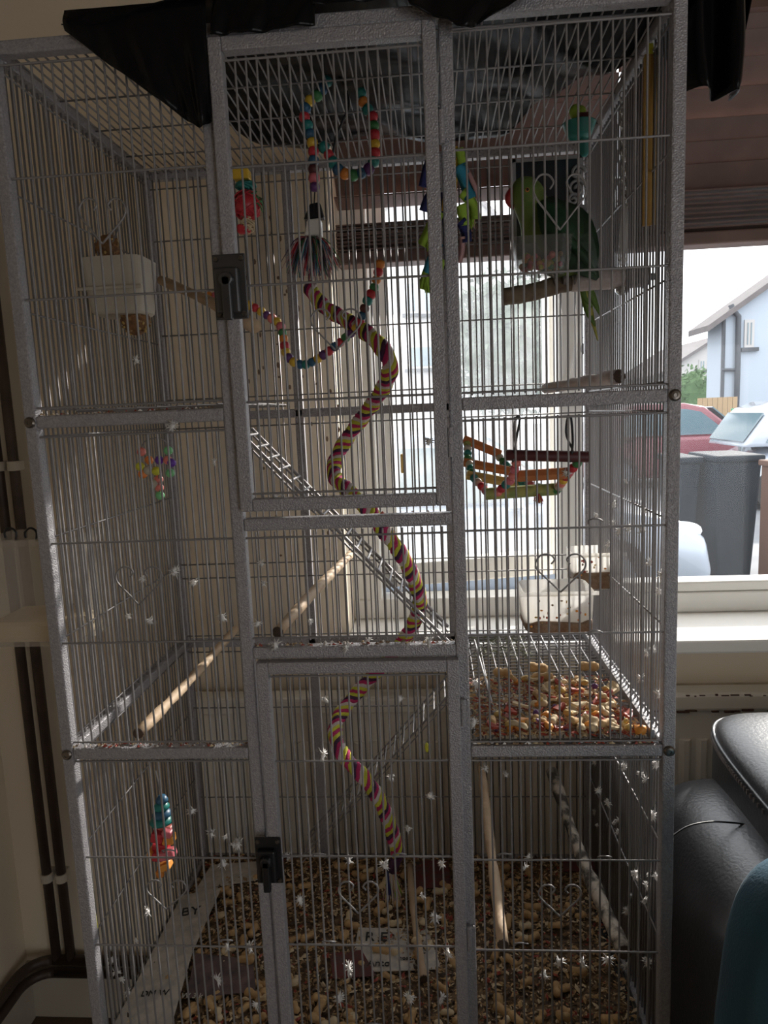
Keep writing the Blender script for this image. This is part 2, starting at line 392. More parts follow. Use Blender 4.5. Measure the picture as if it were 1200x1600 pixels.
spl = MB()
for i in range(70):
    p = at(U(385, 535), U(470, 920) if i < 50 else U(290, 470), YB-.0008); spl.ball(p, (U(.0015, .004), .0008, U(.002, .008)), 6, 4)
tag(spl.build('wall_splashes', 'grime', kind='stuff'), 'dried brown food splashes on the wall behind the cage', 'stain')
# skirting boards
s = MB().span((XL, YB-.02, 0), (XR, YB, .14)).span((XL, YB-.014, .14), (XR, YB, .165)).build('baseboard_back', 'gloss', bevel=.003); tag(s, 'cream skirting along the window wall', 'skirting', kind='structure')
s = MB().span((XL, YF, 0), (XL+.02, YB-.02, .14)).span((XL, YF, .14), (XL+.014, YB-.02, .165)).build('baseboard_left', 'gloss', bevel=.003); tag(s, 'cream skirting along the left wall', 'skirting', kind='structure')

# heating pipes in the corner
PZ = at(60, 1493, YB-.03).z
for (q1, q2), zcl, lab in ((((65, 1300), (18, 900)), (1370,), 'left of two dark vertical heating pipes in the corner'), (((90, 1300), (40, 900)), (1370, 728), 'right of two dark vertical heating pipes beside the cage')):
    x = (at(*q1, YB-.03).x + at(*q2, YB-.03).x)/2
    t = thing('heating_pipe', (x, YB-.03, PZ), lab, 'pipe')
    MB().tube([(x, YB-.03, PZ-.01), (x, YB-.03, ZC)], .0125, 12).build('pipe_run', 'pipe', t, smooth=True)
    for yy in (1370, 728):
        z = at(75, yy, YB-.03).z if yy > 1000 else at(20, yy, YB-.03).z
        MB().lathe((x, YB-.03, z-.012), [(.0165, 0), (.0165, .024)], 14).box((x, YB-.012, z), (.02, .024, .024)).build('pipe_clip', 'clip', t, bevel=.002)
for k, (zz, lab) in enumerate(((PZ-.012, 'upper dark pipe running along both walls above the skirting'), (PZ-.052, 'lower dark pipe running along both walls above the skirting'))):
    off = .03+.0*k
    path = [(.9, YB-off, zz), (XL+.10, YB-off, zz)] + [(XL+off+.07*(1-math.sin(a)), YB-off-.07*(1-math.cos(a)), zz) for a in [math.pi/2*i/6 for i in range(7)]] + [(XL+off, -1.8, zz)]
    tag(MB().tube(path, .0135, 10).build('skirting_pipe', 'pipe', smooth=True), lab, 'pipe')

# radiator
RZ1 = at(1130, 1082, .62).z; RY = .615
rad = thing('radiator', (1.2, .65, .18), 'cream panel radiator with vertical ridges and chipped rusty top edge', 'radiator')
MB().span((-.1, RY+.012, .16), (2.5, RY+.045, RZ1-.03)).build('panel', 'rad', rad, bevel=.003)
MB().span((-.1, RY-.002, RZ1-.045), (2.5, RY+.06, RZ1)).build('top_cap', 'rad', rad, bevel=.008)
xx = -.06
while xx < 2.45:
    MB().prism([(xx, RY+.014, .20), (xx+.010, RY, .20), (xx+.022, RY, .20), (xx+.032, RY+.014, .20)], (0, 0, RZ1-.32)).build('ridge', 'rad', rad)
    xx += .04
for i in range(26):
    x = .98 + .028*i + U(-.01, .01)
    if i % 5 == 4: continue
    MB().box((x, RY-.001, RZ1-.044+U(-.002, .002)), (U(.012, .03), .006, U(.003, .006))).build('rust_patch', 'rust', rad)
for i in range(9): MB().box((at(1078+14*i+U(-9, 9), 1080, RY).x, RY-.001, RZ1-.005+U(-.002, .002)), (U(.004, .02), .004, U(.0015, .004))).build('rust_patch', 'rust', rad)
for x in (0.1, 2.3): MB().tube([(x, RY+.03, .165), (x, RY+.03, .0)], .008, 8).build('feed_pipe', 'pipe', rad, smooth=True)

# venetian blind
BY = .765
bz0 = at(1130, 384, BY).z; bz1 = at(1130, 350, BY).z; bz2 = at(1130, 292, BY).z
def make_blind(bx0, bx1, lab, zl, tilts, spread, nst):
    blind = thing('venetian_blind', ((bx0+bx1)/2, BY, bz0), lab, 'blind'); xc = (bx0+bx1)/2
    MB().span((bx0, BY-.03, bz0), (bx1, BY+.03, bz0+.03)).build('bottom_rail', 'slat', blind, bevel=.004)
    for i in range(nst):
        z = bz0+.036 + spread*i/(nst-1)
        MB().box((xc, BY+U(-.003, .003), z), (bx1-bx0, .062, .0035), Matrix.Rotation(math.radians(U(-4, 4)), 3, 'X')).build('slat', 'slat', blind)
    for k in range(40):
        z = zl[k] if k < len(zl) else zl[-1]+.056*(k-len(zl)+1)
        if z > WZ1-.045: break
        MB().box((xc, BY, z), (bx1-bx0, .064, .0035), Matrix.Rotation(math.radians(-tilts[min(k, len(tilts)-1)]), 3, 'X')).build('slat', 'slat', blind)
    MB().span((bx0, BY-.03, WZ1-.045), (bx1, BY+.03, WZ1-.001)).build('head_rail', 'slat', blind)
    for x in (bx0+.12, xc, bx1-.12): MB().tube([(x, BY-.034, bz0+.01), (x, BY-.034, WZ1-.02)], .0012, 5).build('ladder_cord', 'slat', blind)
bxm = at(966, 300, BY).x
make_blind(WX0+.012, bxm-.003, 'brown wooden venetian blind behind the cage, its lowest slats gaping', [at(660, q, BY).z for q in (310, 277)], (10, 52, 60), at(660, 350, BY).z-bz0-.036, 8)
make_blind(bxm+.003, WX1-.02, 'brown wooden venetian blind to the right of the cage, slats closed', [at(1130, q, BY).z for q in (276, 242, 207, 161, 116)], (60, 62, 62, 60, 62), at(1130, 300, BY).z-bz0-.036, 9)

# ================================================================== BIRD CAGE
W, D = .95, .5438
Z0, Z1, Z2, Z3 = .585, ZR-.534, ZR, ZR+.524
T = .019                                            # tube size
cage = thing('bird_cage', (W/2, D/2, 0), 'tall silver wire bird cage with two doors standing before the window', 'bird cage')
wire_me = unit_cyl('wire', 'wire', 6)
def wire(a, b, r=.0014, parent=cage, name='wire'):
    a = Vector(a); b = Vector(b); d = b-a
    return shared(name, wire_me, parent, (a+b)/2, d.to_track_quat('Z', 'Y').to_euler(), (r, r, d.length))
def tubebox(name, a, b, parent=cage, bev=.0025, m='hammer'):
    return MB().span(a, b).build(name, m, parent, bevel=bev)
CX1 = at(377, 900, 0).x; CX2 = at(719, 900, 0).x     # centre posts
h = T/2
for x in (0, W):
    for y in (h, D+h): tubebox('post', (x-h, y-h, 0.03), (x+h, y+h, Z3+h))
for x in (CX1, CX2): tubebox('post', (x-h, 0, Z0-.03), (x+h, T, Z3-h))
for x in (CX1, CX2): tubebox('post', (x-h, D, Z0-.03), (x+h, D+T, Z3-h))
for x in (0, W):
    for y in (h, D+h): MB().lathe((x, y, 0.0), [(.012, 0), (.015, .004), (.015, .03)], 12).build('foot', 'black', cage)
# rails, front
for z in (Z0, Z1, Z2):
    tubebox('rail', (h, 0, z-h), (CX1-h, T, z+h)); tubebox('rail', (CX2+h, 0, z-h), (W-h, T, z+h))
tubebox('rail', (h, 0, Z3-h), (W-h, T, Z3+h))
za, zb = at(540, 816, 0).z, at(540, 1019, 0).z
tubebox('rail', (CX1+h, 0, za-h), (CX2-h, T, za+h)); tubebox('rail', (CX1+h, 0, zb-h), (CX2-h, T, zb+h)); tubebox('rail', (CX1+h, 0, Z0-h), (CX2-h, T, Z0+h))
# rails, back and sides
for z in (Z0, Z1, Z2, Z3):
    tubebox('rail', (h, D, z-h), (W-h, D+T, z+h))
    for x in (0, W): tubebox('rail', (x-h, T, z-h), (x+h, D, z+h))
for z in (Z1, Z2):
    for x in (0, W): MB().lathe((x, 0, z), [(.0085, 0), (.0085, .002), (.006, .004), (.003, .0045), (.003, .003)], 16, (0, -1, 0)).build('screw', 'screw', cage, smooth=False)
# front wire panels
def panel(x0, x1, zlo, zhi, hz, parent=cage, y=.0085, sp=.0149):
    n = max(2, round((x1-x0)/sp)); st = (x1-x0)/n
    for i in range(1, n): wire((x0+st*i, y, zlo), (x0+st*i, y, zhi), .0016, parent)
    for z in hz: wire((x0, y-.0026, z), (x1, y-.0026, z), .0017, parent)
Lh = lambda x, ys: [at(x, y, .006).z for y in ys]
xl0, xl1 = h, CX1-h; xr0, xr1 = CX2+h, W-h
panel(xl0, xl1, Z2+.018, Z3-.019, Lh(120, (273, 465)) + [Z2+.021, Z3-.021])
panel(xl0, xl1, Z1+.014, Z2-.020, Lh(240, (845, 1003)) + [Z1+.018, Z2-.023])
panel(xl0, xl1, Z0+.01, Z1-.012, Lh(300, (1340, 1478)) + [Z1-.015])
panel(xr0, xr1, Z2+.012, Z3-.022, Lh(880, (223, 424)) + [Z2+.016, Z3-.025])
panel(xr0, xr1, Z1+.010, Z2-.021, Lh(880, (825, 990)) + [Z1+.014, Z2-.024])
panel(xr0, xr1, Z0+.01, Z1-.014, Lh(880, (1344, 1486)) + [Z1-.017])
panel(CX1+h, CX2-h, zb+.018, za-.012, [za-.021, zb+.023])
# doors
def door(name, x0, x1, z0, z1, hz, lab):
    d = MB().span((x0, -.012, z0), (x0+T, .007, z1)).build(name, 'hammer', cage, bevel=.002); d['label'] = lab
    MB().span((x1-T, -.012, z0), (x1, .007, z1)).build('stile', 'hammer', d, bevel=.002)
    MB().span((x0+T, -.012, z1-T), (x1-T, .007, z1)).build('top_bar', 'hammer', d, bevel=.002)
    MB().span((x0+T, -.012, z0), (x1-T, .007, z0+T)).build('bottom_bar', 'hammer', d, bevel=.002)
    a, b = x0+T, x1-T; n = round((b-a)/.0149); st = (b-a)/n
    for i in range(1, n): wire((a+st*i, -.001, z0+T), (a+st*i, -.001, z1-T-.006), .0016, d)
    for z in hz: wire((a, -.0038, z), (b, -.0038, z), .0017, d)
    return d
dx0, dx1 = at(372, 700, -.01).x, at(702, 780, -.01).x
dz1 = at(500, 44, -.01).z; dz0 = at(540, 795, -.01).z
Ld = lambda x, ys: [at(x, y, -.004).z for y in ys]
d1 = door('upper_door', dx0-.003, dx1, dz0, dz1, Ld(540, (250, 438, 622)) + [dz1-T-.009, dz0+T+.007], 'upper front door, closed, silver frame')
ex0, ex1 = at(401, 1060, -.01).x, at(718, 1060, -.01).x
ez1 = at(560, 1033, -.01).z
d2_ = door('lower_door', ex0, ex1, Z0+.01, ez1, Ld(560, (1189, 1338, 1477)) + [ez1-T-.006], 'lower front door, closed, silver frame')
for dd, x, zz in ((d1, dx1+.004, (at(700, 200, 0).z, at(705, 690, 0).z)), (d2_, ex1+.004, (at(717, 1110, 0).z, at(725, 1460, 0).z))):
    for z in zz: MB().lathe((x, -.006, z-.022), [(.0045, 0), (.0045, .043)], 10).box((x, -.002, z), (.018, .004, .036)).build('hinge', 'hammer', dd, smooth=False)
def latch(cx, cy, dark, dd, scale=1):
    c = at(cx, cy, -.02); k = scale
    p = MB().box((c.x, -.0135, c.z), (.048*k, .003, .090*k)).build('latch_plate', dark, dd, bevel=.002)
    MB().box((c.x-.002, -.020, c.z-.006*k), (.034*k, .012, .062*k)).build('latch_box', dark, p, bevel=.003)
    MB().box((c.x-.001, -.030, c.z-.018*k), (.013*k, .010, .060*k)).lathe((c.x-.001, -.026, c.z+.008*k), [(.011*k, 0), (.010*k, .009)], 14, (0, -1, 0)).build('lever', dark, p, bevel=.002)
    for sx in (-1, 1):
        for sz in (-1, 1): MB().lathe((c.x+sx*.018*k, -.015, c.z+sz*.038*k), [(.004*k, 0), (.003*k, .003)], 10, (0, -1, 0)).build('bolt', 'screw', p)
latch(358, 447, 'latch', d1)
latch(419, 1348, 'black', d2_, .88)
# wire hearts on the panels
def heart(cx, cy, wpx, hpx, parent=cage, Y=-.004):
    def P(u, v): return at(cx+u*wpx/2, cy+v*hpx/2, Y)
    left = [P(0, 1), P(-.5, .38), P(-.92, -.15), P(-1, -.55), P(-.78, -.92), P(-.45, -.95), P(-.25, -.70), P(-.38, -.45)]
    right = [P(0, 1), P(.5, .38), P(.92, -.15), P(1, -.55), P(.78, -.92), P(.45, -.95), P(.25, -.70), P(.38, -.45)]
    MB().tube(bez(left, 28), .0014, 6).tube(bez(right, 28), .0014, 6).build('wire_heart', 'wire', parent, smooth=True)
for a in ((160, 345, 72, 72), (217, 915, 72, 60), (260, 1398, 62, 46), (875, 315, 82, 88), (876, 895, 78, 60), (875, 1407, 66, 50)): heart(*a)
heart(525, 515, 78, 66, d1, -.006); heart(560, 1402, 62, 50, d2_, -.006)
for (x, y) in ((605, 794), (930, 816), (930, 990), (790, 1336), (945, 1340), (815, 1475), (500, 1336), (625, 1336), (515, 1472), (265, 1330), (355, 1470), (585, 1600)):
    p = at(x, y, -.006); MB().tube([p+Vector((-.010, 0, -.002)), p+Vector((-.011, -.003, .003)), p+Vector((-.004, -.005, .006)), p+Vector((.004, -.005, .0055)), p+Vector((.010, -.002, .002))], .0013, 6).build('wire_clip', 'wire', cage, smooth=True)
# back, side and top meshes
def mesh_stuff(name, segs, lab):
    mb = MB()
    for a, b, r in segs: mb.tube([a, b], r, 5)
    o = mb.build(name, 'wire', cage, smooth=True, kind='stuff'); o['label'] = lab
r = .0016
seg = []; n = 63
for i in range(1, n): x = W*i/n; seg.append(((x, D+.002, Z0), (x, D+.002, Z3), .0018))
hz = [at(460, y, D).z for y in (365, 515, 617, 663, 878)] + [Z1-.16, Z1+.16, Z1+.02, Z1-.02, Z0+.17, Z3-.03]
for z in hz: seg.append(((h, D-.001, z), (W-h, D-.001, z), .0016))
mesh_stuff('back_wires', seg, 'vertical wires of the cage back')
for x, nm in ((0, 'left'), (W, 'right')):
    seg = []; n = 36
    for i in range(1, n): y = T+(D-T)*i/n; seg.append(((x, y, Z0), (x, y, Z3), .0019))
    for z in (Z3-.022, Z3-.19, Z3-.36, Z2+.02, Z2-.022, Z2-.18, Z2-.345, Z1+.02, Z1-.016, Z1-.17, Z1-.335): seg.append(((x+(.0026 if x == 0 else -.0026), T, z), (x+(.0026 if x == 0 else -.0026), D, z), .0016))
    mesh_stuff('side_wires', seg, 'vertical wires of the cage ' + nm + ' side')
seg = []; n = 63
for i in range(1, n): x = W*i/n; seg.append(((x, T, Z3+.003), (x, D, Z3+.003), r))
for y in (.05, .175, .30, .43): seg.append(((h, y, Z3), (W-h, y, Z3), .0016))
mesh_stuff('roof_wires', seg, 'long wires of the cage roof')
MB().span((h, T, Z0-.02), (W-h, D, Z0-.012)).build('floor_pan', 'black', cage)

# wire shelf on the right
SX0, SX1, SY0, SY1 = CX2+.006, W-.022, .012, D-.01
shelf = thing('wire_shelf', ((SX0+SX1)/2, .27, Z1+.008), 'wire grid shelf littered with food on the right of the cage', 'shelf')
nx = 13
for i in range(nx):
    x = SX0+(SX1-SX0)*i/(nx-1); wire((x, SY0, Z1+.017), (x, SY1, Z1+.017), .0019 if i in (0, nx-1) else .0014, shelf)
for i in range(30):
    y = SY0+(SY1-SY0)*i/29; wire((SX0, y, Z1+.0142), (SX1, y, Z1+.0142), .0013, shelf)
MB().span((SX1-.002, SY0, Z1+.010), (SX1+.004, SY1, Z1+.028)).build('shelf_edge', 'wire', shelf)
# upper left platform
plat = thing('wire_platform', (.16, .3, Z2+.012), 'flat wire platform at eye level on the left of the cage', 'platform')
for i in range(12): y = .12+.035*i; wire((.012, y, Z2+.016), (CX1-.02, y, Z2+.016), .0013, plat)
for i in range(9): x = .012+(CX1-.032)*i/8; wire((x, .12, Z2+.019), (x, .505, Z2+.019), .0014, plat)
# ladders
def ladder(a, b, wy, n, lab, r=.0034):
    t = thing('wire_ladder', (a+b)/2, lab, 'ladder')
    dy = Vector((0, wy, 0))
    for o_ in (Vector((0, 0, 0)), dy): wire(a+o_, b+o_, r, t, 'side_rail')
    off = Vector((0, 0, -.012))
    for o_ in (Vector((0, 0, 0)), dy): wire(a+o_+off, b+o_+off, r*.6, t, 'side_rail')
    for i in range(n):
        p = a.lerp(b, (i+.5)/n); wire(p, p+dy, r*.8, t, 'rung')
    return t
la, lb = at(372, 672, .26), at(702, 1004, .26)
ladder(la, lb, .10, 19, 'wire ladder sloping from the upper left platform to the food shelf')
la2, lb2 = at(722, 1062, .12), at(470, 1342, .40)
ladder(la2, lb2, .09, 18, 'wire ladder sloping from under the food shelf to the cage floor', .002)
la3, lb3 = at(741, 1000, .34), at(783, 1150, .05)
t = thing('wire_ramp', (la3+lb3)/2, 'narrow wire ramp edge leaning along the left of the food shelf', 'ramp')
for o_ in (Vector((0, 0, 0)), Vector((-.035, 0, -.03))): wire(la3+o_, lb3+o_, .002, t, 'side_rail')
for i in range(12):
    p = la3.lerp(lb3, (i+.5)/12); wire(p, p+Vector((-.035, 0, -.03)), .0014, t, 'rung')

# ================================================================== things in the cage
def stick(name, pts, rs, m, lab, endm='endgrain', n=10, wob=.0015):
    t = thing(name, (Vector(pts[0])+Vector(pts[-1]))/2, lab, 'perch')
    P = bez(pts, 14); k = len(P)-1
    rr = [rs[0]+(rs[1]-rs[0])*i/k + U(-wob, wob) for i in range(k+1)]
    rr[-1] = rs[1]; rr[0] = rs[0]
    MB().tube(P, rr, n, cap=True).build('branch', m, t, smooth=True)
    d = (P[-1]-P[-2]).normalized()
    MB().lathe(P[-1]-d*.001, [(rs[1]*.99, 0), (rs[1]*.92, .002), (rs[1]*.3, .0022)], n*2, d).build('cut_end', endm, t)
    return t
stick('wooden_perch', [at(368, 983, D-.03), at(290, 1070, .25), at(216, 1146, .035)], (.0085, .0095), 'wood', 'pale dowel perch slanting across the left middle of the cage')
stick('wooden_perch', [at(548, 866, D-.02), at(490, 925, .26), at(434, 988, .03)], (.009, .0095), 'wood', 'pale dowel perch slanting below the upper door')
stick('wooden_perch', [at(752, 1195, D-.02), at(765, 1310, .3), at(786, 1476, .03)], (.0095, .010), 'wood', 'smooth pale perch at bottom, right of the lower door')
stick('bark_perch', [at(862, 1205, D-.02), at(905, 1330, .32), at(935, 1400, .2), at(976, 1488, .05)], (.0135, .013), 'bark', 'patchy birch branch perch slanting through the bottom right', wob=.003)
stick('wooden_perch', [at(398, 510, .10), at(325, 470, .28), at(252, 438, .46)], (.0115, .0095), 'wood', 'pale perch behind the upper door latch')
stick('wooden_perch', [at(852, 607, .42), at(910, 598, .33), at(968, 588, .23)], (.0105, .0125), 'cement', 'short whitish branch perch with a dark cut end below the parrot')
# bird's thick perch
PY = .27
tp = thing('thick_perch', at(900, 460, PY), 'thick branch perch, dark bark half and gritty pale half, under the parrot', 'perch')
P = bez([at(786, 464, PY), at(830, 457, PY), at(868, 446, PY), at(895, 440, PY)], 12)
MB().tube(P, [.0155+U(-.0008, .0008) for _ in P], 12).build('bark_half', 'darkbark', tp, smooth=True)
P = bez([at(892, 441, PY), at(930, 437, PY), at(965, 435, PY), at(1005, 433, PY)], 10)
MB().tube(P, [.0165, .0175, .018, .0175, .0185, .0180, .0175, .018, .0175, .0175], 12).build('gritty_half', 'cement', tp, smooth=True)
e = at(1005, 433, PY); MB().lathe(e, [(.019, 0), (.019, .006), (.006, .006), (.006, .022)], 14, (1, 0, 0)).build('mount_bolt', 'latch', tp)
e = at(972, 450, PY-.005); MB().lathe(e, [(.012, 0), (.012, -.006), (.006, -.012)], 14).build('wing_nut', 'steel', tp)

# ---- parrot
by = PY-.005
par = thing('parrot', at(895, 432, PY), 'green long-tailed parrot with a red beak facing left on the thick perch', 'parrot')
prof = [((820, 276), .004), ((820, 281), .016), ((821, 291), .0245), ((824, 304), .0285), ((830, 320), .029), ((839, 337), .033), ((849, 354), .043), ((860, 372), .050), ((873, 391), .048), ((889, 407), .037), ((903, 418), .023), ((912, 428), .010), ((915, 432), .002)]
P = bez([at(*p, by) for p, _ in prof], 40); R_ = [x.x for x in bez([Vector((r, 0, 0)) for _, r in prof], 40)]
MB().tube(P, [max(.002, x) for x in R_], 18).build('body', 'parrot', par, smooth=True)
def blade(pts, ws, th, nrm, m, name, parent):
    """flat tapered feather with thickness"""
    P = bez(pts, 12); Wd = [x.x for x in bez([Vector((q, 0, 0)) for q in ws], 12)]
    n = Vector(nrm).normalized(); mb = MB(); k = len(P)
    for i in range(k):
        t = (P[min(i+1, k-1)]-P[max(i-1, 0)]).normalized(); sd = t.cross(n).normalized()
        a = max(Wd[i], .0005)
        mb.v += [P[i]+sd*a, P[i]+n*th*a*4, P[i]-sd*a, P[i]-n*th*a*4]
    for i in range(k-1):
        for j in range(4): mb.face([i*4+j, i*4+(j+1) % 4, i*4+4+(j+1) % 4, i*4+4+j])
    mb.face([3, 2, 1, 0]); mb.face([k*4-4+i for i in range(4)])
    return mb.build(name, m, parent, smooth=True)
wg = blade([at(850, 312, by-.030), at(872, 340, by-.048), at(893, 375, by-.048), at(915, 408, by-.032), at(934, 436, by-.015)], (.014, .036, .040, .027, .004), .05, (0.1, -1, .15), 'wing', 'wing', par)
for i in range(5):
    q = i*6; blade([at(862+q, 340+q*1.2, by-.055), at(892+q, 380+q, by-.055), at(918+q*.6, 414+q*.6, by-.034)], (.004, .009, .002), .10, (0.1, -1, .1), 'wing', 'flight_feather', wg)
blade([at(868, 318, by+.026), at(890, 350, by+.036), at(912, 390, by+.03), at(930, 425, by+.01)], (.010, .034, .028, .004), .08, (0.15, 1, .15), 'wing', 'wing', par)
for i, (dx, ln, ww) in enumerate(((0, 532, .0055), (-4, 510, .007), (5, 495, .007), (-8, 480, .006))):
    f = blade([at(903+dx*.3, 415, PY+.022), at(914+dx*.5, 445, PY+.03), at(922+dx*.8, 485 if ln > 500 else 465, PY+.03), at(934+dx, ln, PY+.026)], (.007, ww+.002, ww, .0012), .05, (.1, -1, 0), 'tail' if i else 'tailtip', 'tail_feather', par)
bk = MB(); bp = bez([at(808, 298, by), at(798, 305, by), at(796, 316, by), at(802, 327, by)], 10); bk.tube(bp, [.0105, .0105, .010, .0095, .009, .008, .0065, .005, .0035, .001], 10); bk.build('beak', 'beak', par, smooth=True)
MB().tube([at(812, 316, by), at(806, 321, by), at(805, 325, by)], [.007, .005, .002], 8).build('lower_beak', 'beak', par, smooth=True)
ec = at(824, 297, by-.0262); MB().ball(ec, .0042, 12, 8).build('iris', 'iris', par, smooth=True); MB().ball(ec+Vector((0, -.002, 0)), .0027, 10, 6).build('pupil', 'eye', par, smooth=True)
for dx in (0, 16):
    a = at(872+dx, 420, by); b = at(872+dx, 437, PY)
    ft = MB().tube([a, b+Vector((0, 0, .004))], [.007, .005], 8)
    for q in (-1, 1): ft.tube([b+Vector((q*.004, 0, .006)), b+Vector((q*.008, -.012, .008)), b+Vector((q*.008, -.020, -.004)), b+Vector((q*.007, -.019, -.012))], [.0035, .0035, .003, .0015], 6)
    ft.build('foot', 'foot', par, smooth=True)
# scroll mirror behind the parrot
mt = thing('scroll_mirror', at(860, 400, .42), 'dark hanging mirror with grey scrollwork edge behind the parrot', 'mirror')
a, b = at(803, 252, .42), at(908, 398, .42)
MB().span((a.x, .42, b.z), (b.x, .424, a.z)).build('glass_plate', 'mirror', mt, bevel=.002)
fm = MB(); 
for z in (a.z, b.z): fm.span((a.x-.003, .417, z-.003), (b.x+.003, .427, z+.003))
for x in (a.x, b.x): fm.span((x-.003, .417, b.z-.003), (x+.003, .427, a.z+.003))
fm.build('mirror_frame', 'greyplastic', mt)
for (x, y, rr) in ((903, 270, 12), (901, 295, 15), (896, 312, 10), (908, 330, 9), (912, 345, 7)):
    c = at(x, y, .413); R0 = rr*.0012
    MB().tube([c+Vector((math.cos(t)*R0*(1-t/11), 0, math.sin(t)*R0*(1-t/11))) for t in [i*.45 for i in range(22)]], .0032, 6).build('scroll', 'greyplastic', mt, smooth=True)
# treat cup below the parrot
cy_ = .20
cup = thing('treat_cup', at(848, 428, cy_), 'smoky clear treat cup of coloured pellets below the parrot', 'cup')
a, b = at(800, 376, cy_), at(892, 428, cy_)
def taper_cup(x0, x1, z0, z1, y0, y1, inset, th=.0025, n=28, e=.3):
    mb = MB(); cx, cy2 = (x0+x1)/2, (y0+y1)/2; dx, dy = (x1-x0)/2, (y1-y0)/2
    def sg(v): return math.copysign(abs(v)**e, v)
    rings = [(1, z1), (1-inset*.5, z0+(z1-z0)*.35), (1-inset, z0+.004), (1-inset-.08, z0)]
    def ring(k, z, t): return [(cx+sg(math.cos(2*math.pi*i/n))*(dx*k-t), cy2+sg(math.sin(2*math.pi*i/n))*(dy*k-t), z) for i in range(n)]
    lay = [ring(k, z, 0) for k, z in rings[::-1]] + [ring(k, z if z > z0 else z0+th, th) for k, z in rings]
    for l in lay: mb.v += [Vector(p) for p in l]
    for q in range(len(lay)-1):
        for i in range(n): mb.face([q*n+i, q*n+(i+1) % n, (q+1)*n+(i+1) % n, (q+1)*n+i])
    mb.face(list(range(n))[::-1]); mb.face([(len(lay)-1)*n+i for i in range(n)])
    return mb
taper_cup(a.x, b.x, b.z, a.z, cy_-.03, cy_+.03, .16).build('cup_shell', 'greycup', cup, smooth=False)
for i in range(46):
    x = U(a.x+.018, b.x-.018); z = b.z+.008+U(0, .026); MB().ball((x, cy_+U(-.018, .018), z), U(.004, .0065), 7, 5).build('pellet', random.choice(['coral', 'red', 'tan', 'green', 'pink', 'ginger', 'lemon', 'peanut']), cup, smooth=True)
# teal bell toy
bt_ = thing('bell_toy', at(905, 240, .33), 'teal plastic bell toy with a yellow bead hanging near the roof', 'bird toy')
Yb = .33
c = at(907, 172, Yb); MB().tube([at(906, 148, Yb), at(905, 160, Yb), c], .0012, 6).build('hook', 'steel', bt_, smooth=True)
MB().ball(at(899, 175, Yb), (.011, .011, .013), 12, 8).ball(at(908, 176, Yb), (.009, .009, .012), 12, 8).build('yellow_bead', 'lime', bt_, smooth=True)
MB().box(at(910, 188, Yb), (.022, .02, .022)).build('maroon_block', 'maroon', bt_, bevel=.003)
MB().lathe(at(905, 218, Yb), [(.016, 0), (.022, .008), (.027, .020), (.029, .026), (.030, .027), (.024, .0265), (.02, .01)], 24).build('bell_cup', 'teal', bt_, smooth=True)
MB().lathe(at(913, 244, Yb), [(.005, 0), (.008, .004), (.009, .03), (.012, .034)], 14).build('clapper', 'teal', bt_, smooth=True)
# ochre wooden strip on a yellow strap
wt = thing('wooden_strip', at(1016, 352, .11), 'long ochre wooden strip toy hanging by a yellow strap at right', 'bird toy')
a, b = at(1006, 86, .11), at(1027, 352, .11); xm = (a.x+b.x)/2
MB().span((a.x, .107, b.z), (xm+.002, .113, a.z)).build('strip', 'ruler', wt, bevel=.001); MB().span((xm+.0035, .107, b.z+.002), (b.x, .113, a.z-.002)).build('strip', 'ruler', wt, bevel=.001)
MB().span((a.x+.004, .1085, a.z-.004), (a.x+.013, .1105, Z3-.012)).build('strap', 'lemon', wt)
wire((a.x-.006, .109, Z3-.028), (a.x+.024, .109, Z3-.033), .0015, wt, 'strap_pin')
# chain with a clear rod
ch = thing('chain_toy', at(975, 415, .24), 'thin metal chain ending in a clear plastic rod', 'bird toy')
lk = mesh_of('chain_link', MB().tube([(math.cos(t)*.0045, 0, math.sin(t)*.0075) for t in [2*math.pi*i/10 for i in range(10)]], .0011, 5, closed=True), 'steel')
zt, zb_ = at(972, 150, .24), at(976, 322, .24); nl = 17
for i in range(nl): shared('chain_link', lk, ch, zt.lerp(zb_, i/(nl-1)), (0, 0, math.radians(90*(i % 2)+20)))
a, b = at(976, 324, .24), at(973, 408, .24); MB().tube([a, b], [.006, .008], 12).build('clear_rod', 'clear', ch, smooth=True)
MB().ball(b, .008, 10, 6).build('clear_knob', 'clear', ch, smooth=True)

# ---- beads
bead_cache = {}
def bead(parent, p, r, m, d=None):
    if m not in bead_cache: bead_cache[m] = mesh_of('bead_'+m, MB().lathe((0, 0, 0), [(.35, -.82), (.75, -.68), (.97, -.3), (1, 0), (.97, .3), (.75, .68), (.35, .82)], 12), m)
    rot = Vector(d).to_track_quat('Z', 'Y').to_euler() if d is not None else (U(0, 3), U(0, 3), 0)
    shared('bead', bead_cache[m], parent, p, rot, (r, r, r))
def bead_string(name, pts, cols, r, lab, cat='bird toy', cord='black'):
    P = bez(pts, 400); t = thing(name, P[-1], lab, cat)
    L = [0]
    for i in range(1, 400): L.append(L[-1]+(P[i]-P[i-1]).length)
    MB().tube(P[::12]+[P[-1]], .0012, 5).build('cord', cord, t, smooth=True)
    dist = r*.6; k = 0; i = 0
    while dist < L[-1]:
        while i < 398 and L[i] < dist: i += 1
        c = cols[k % len(cols)]; k += 1
        if c: bead(t, P[i], r*U(.92, 1.08), c, P[min(i+3, 399)]-P[max(i-3, 0)])
        dist += r*1.5
    return t
Yq = .22
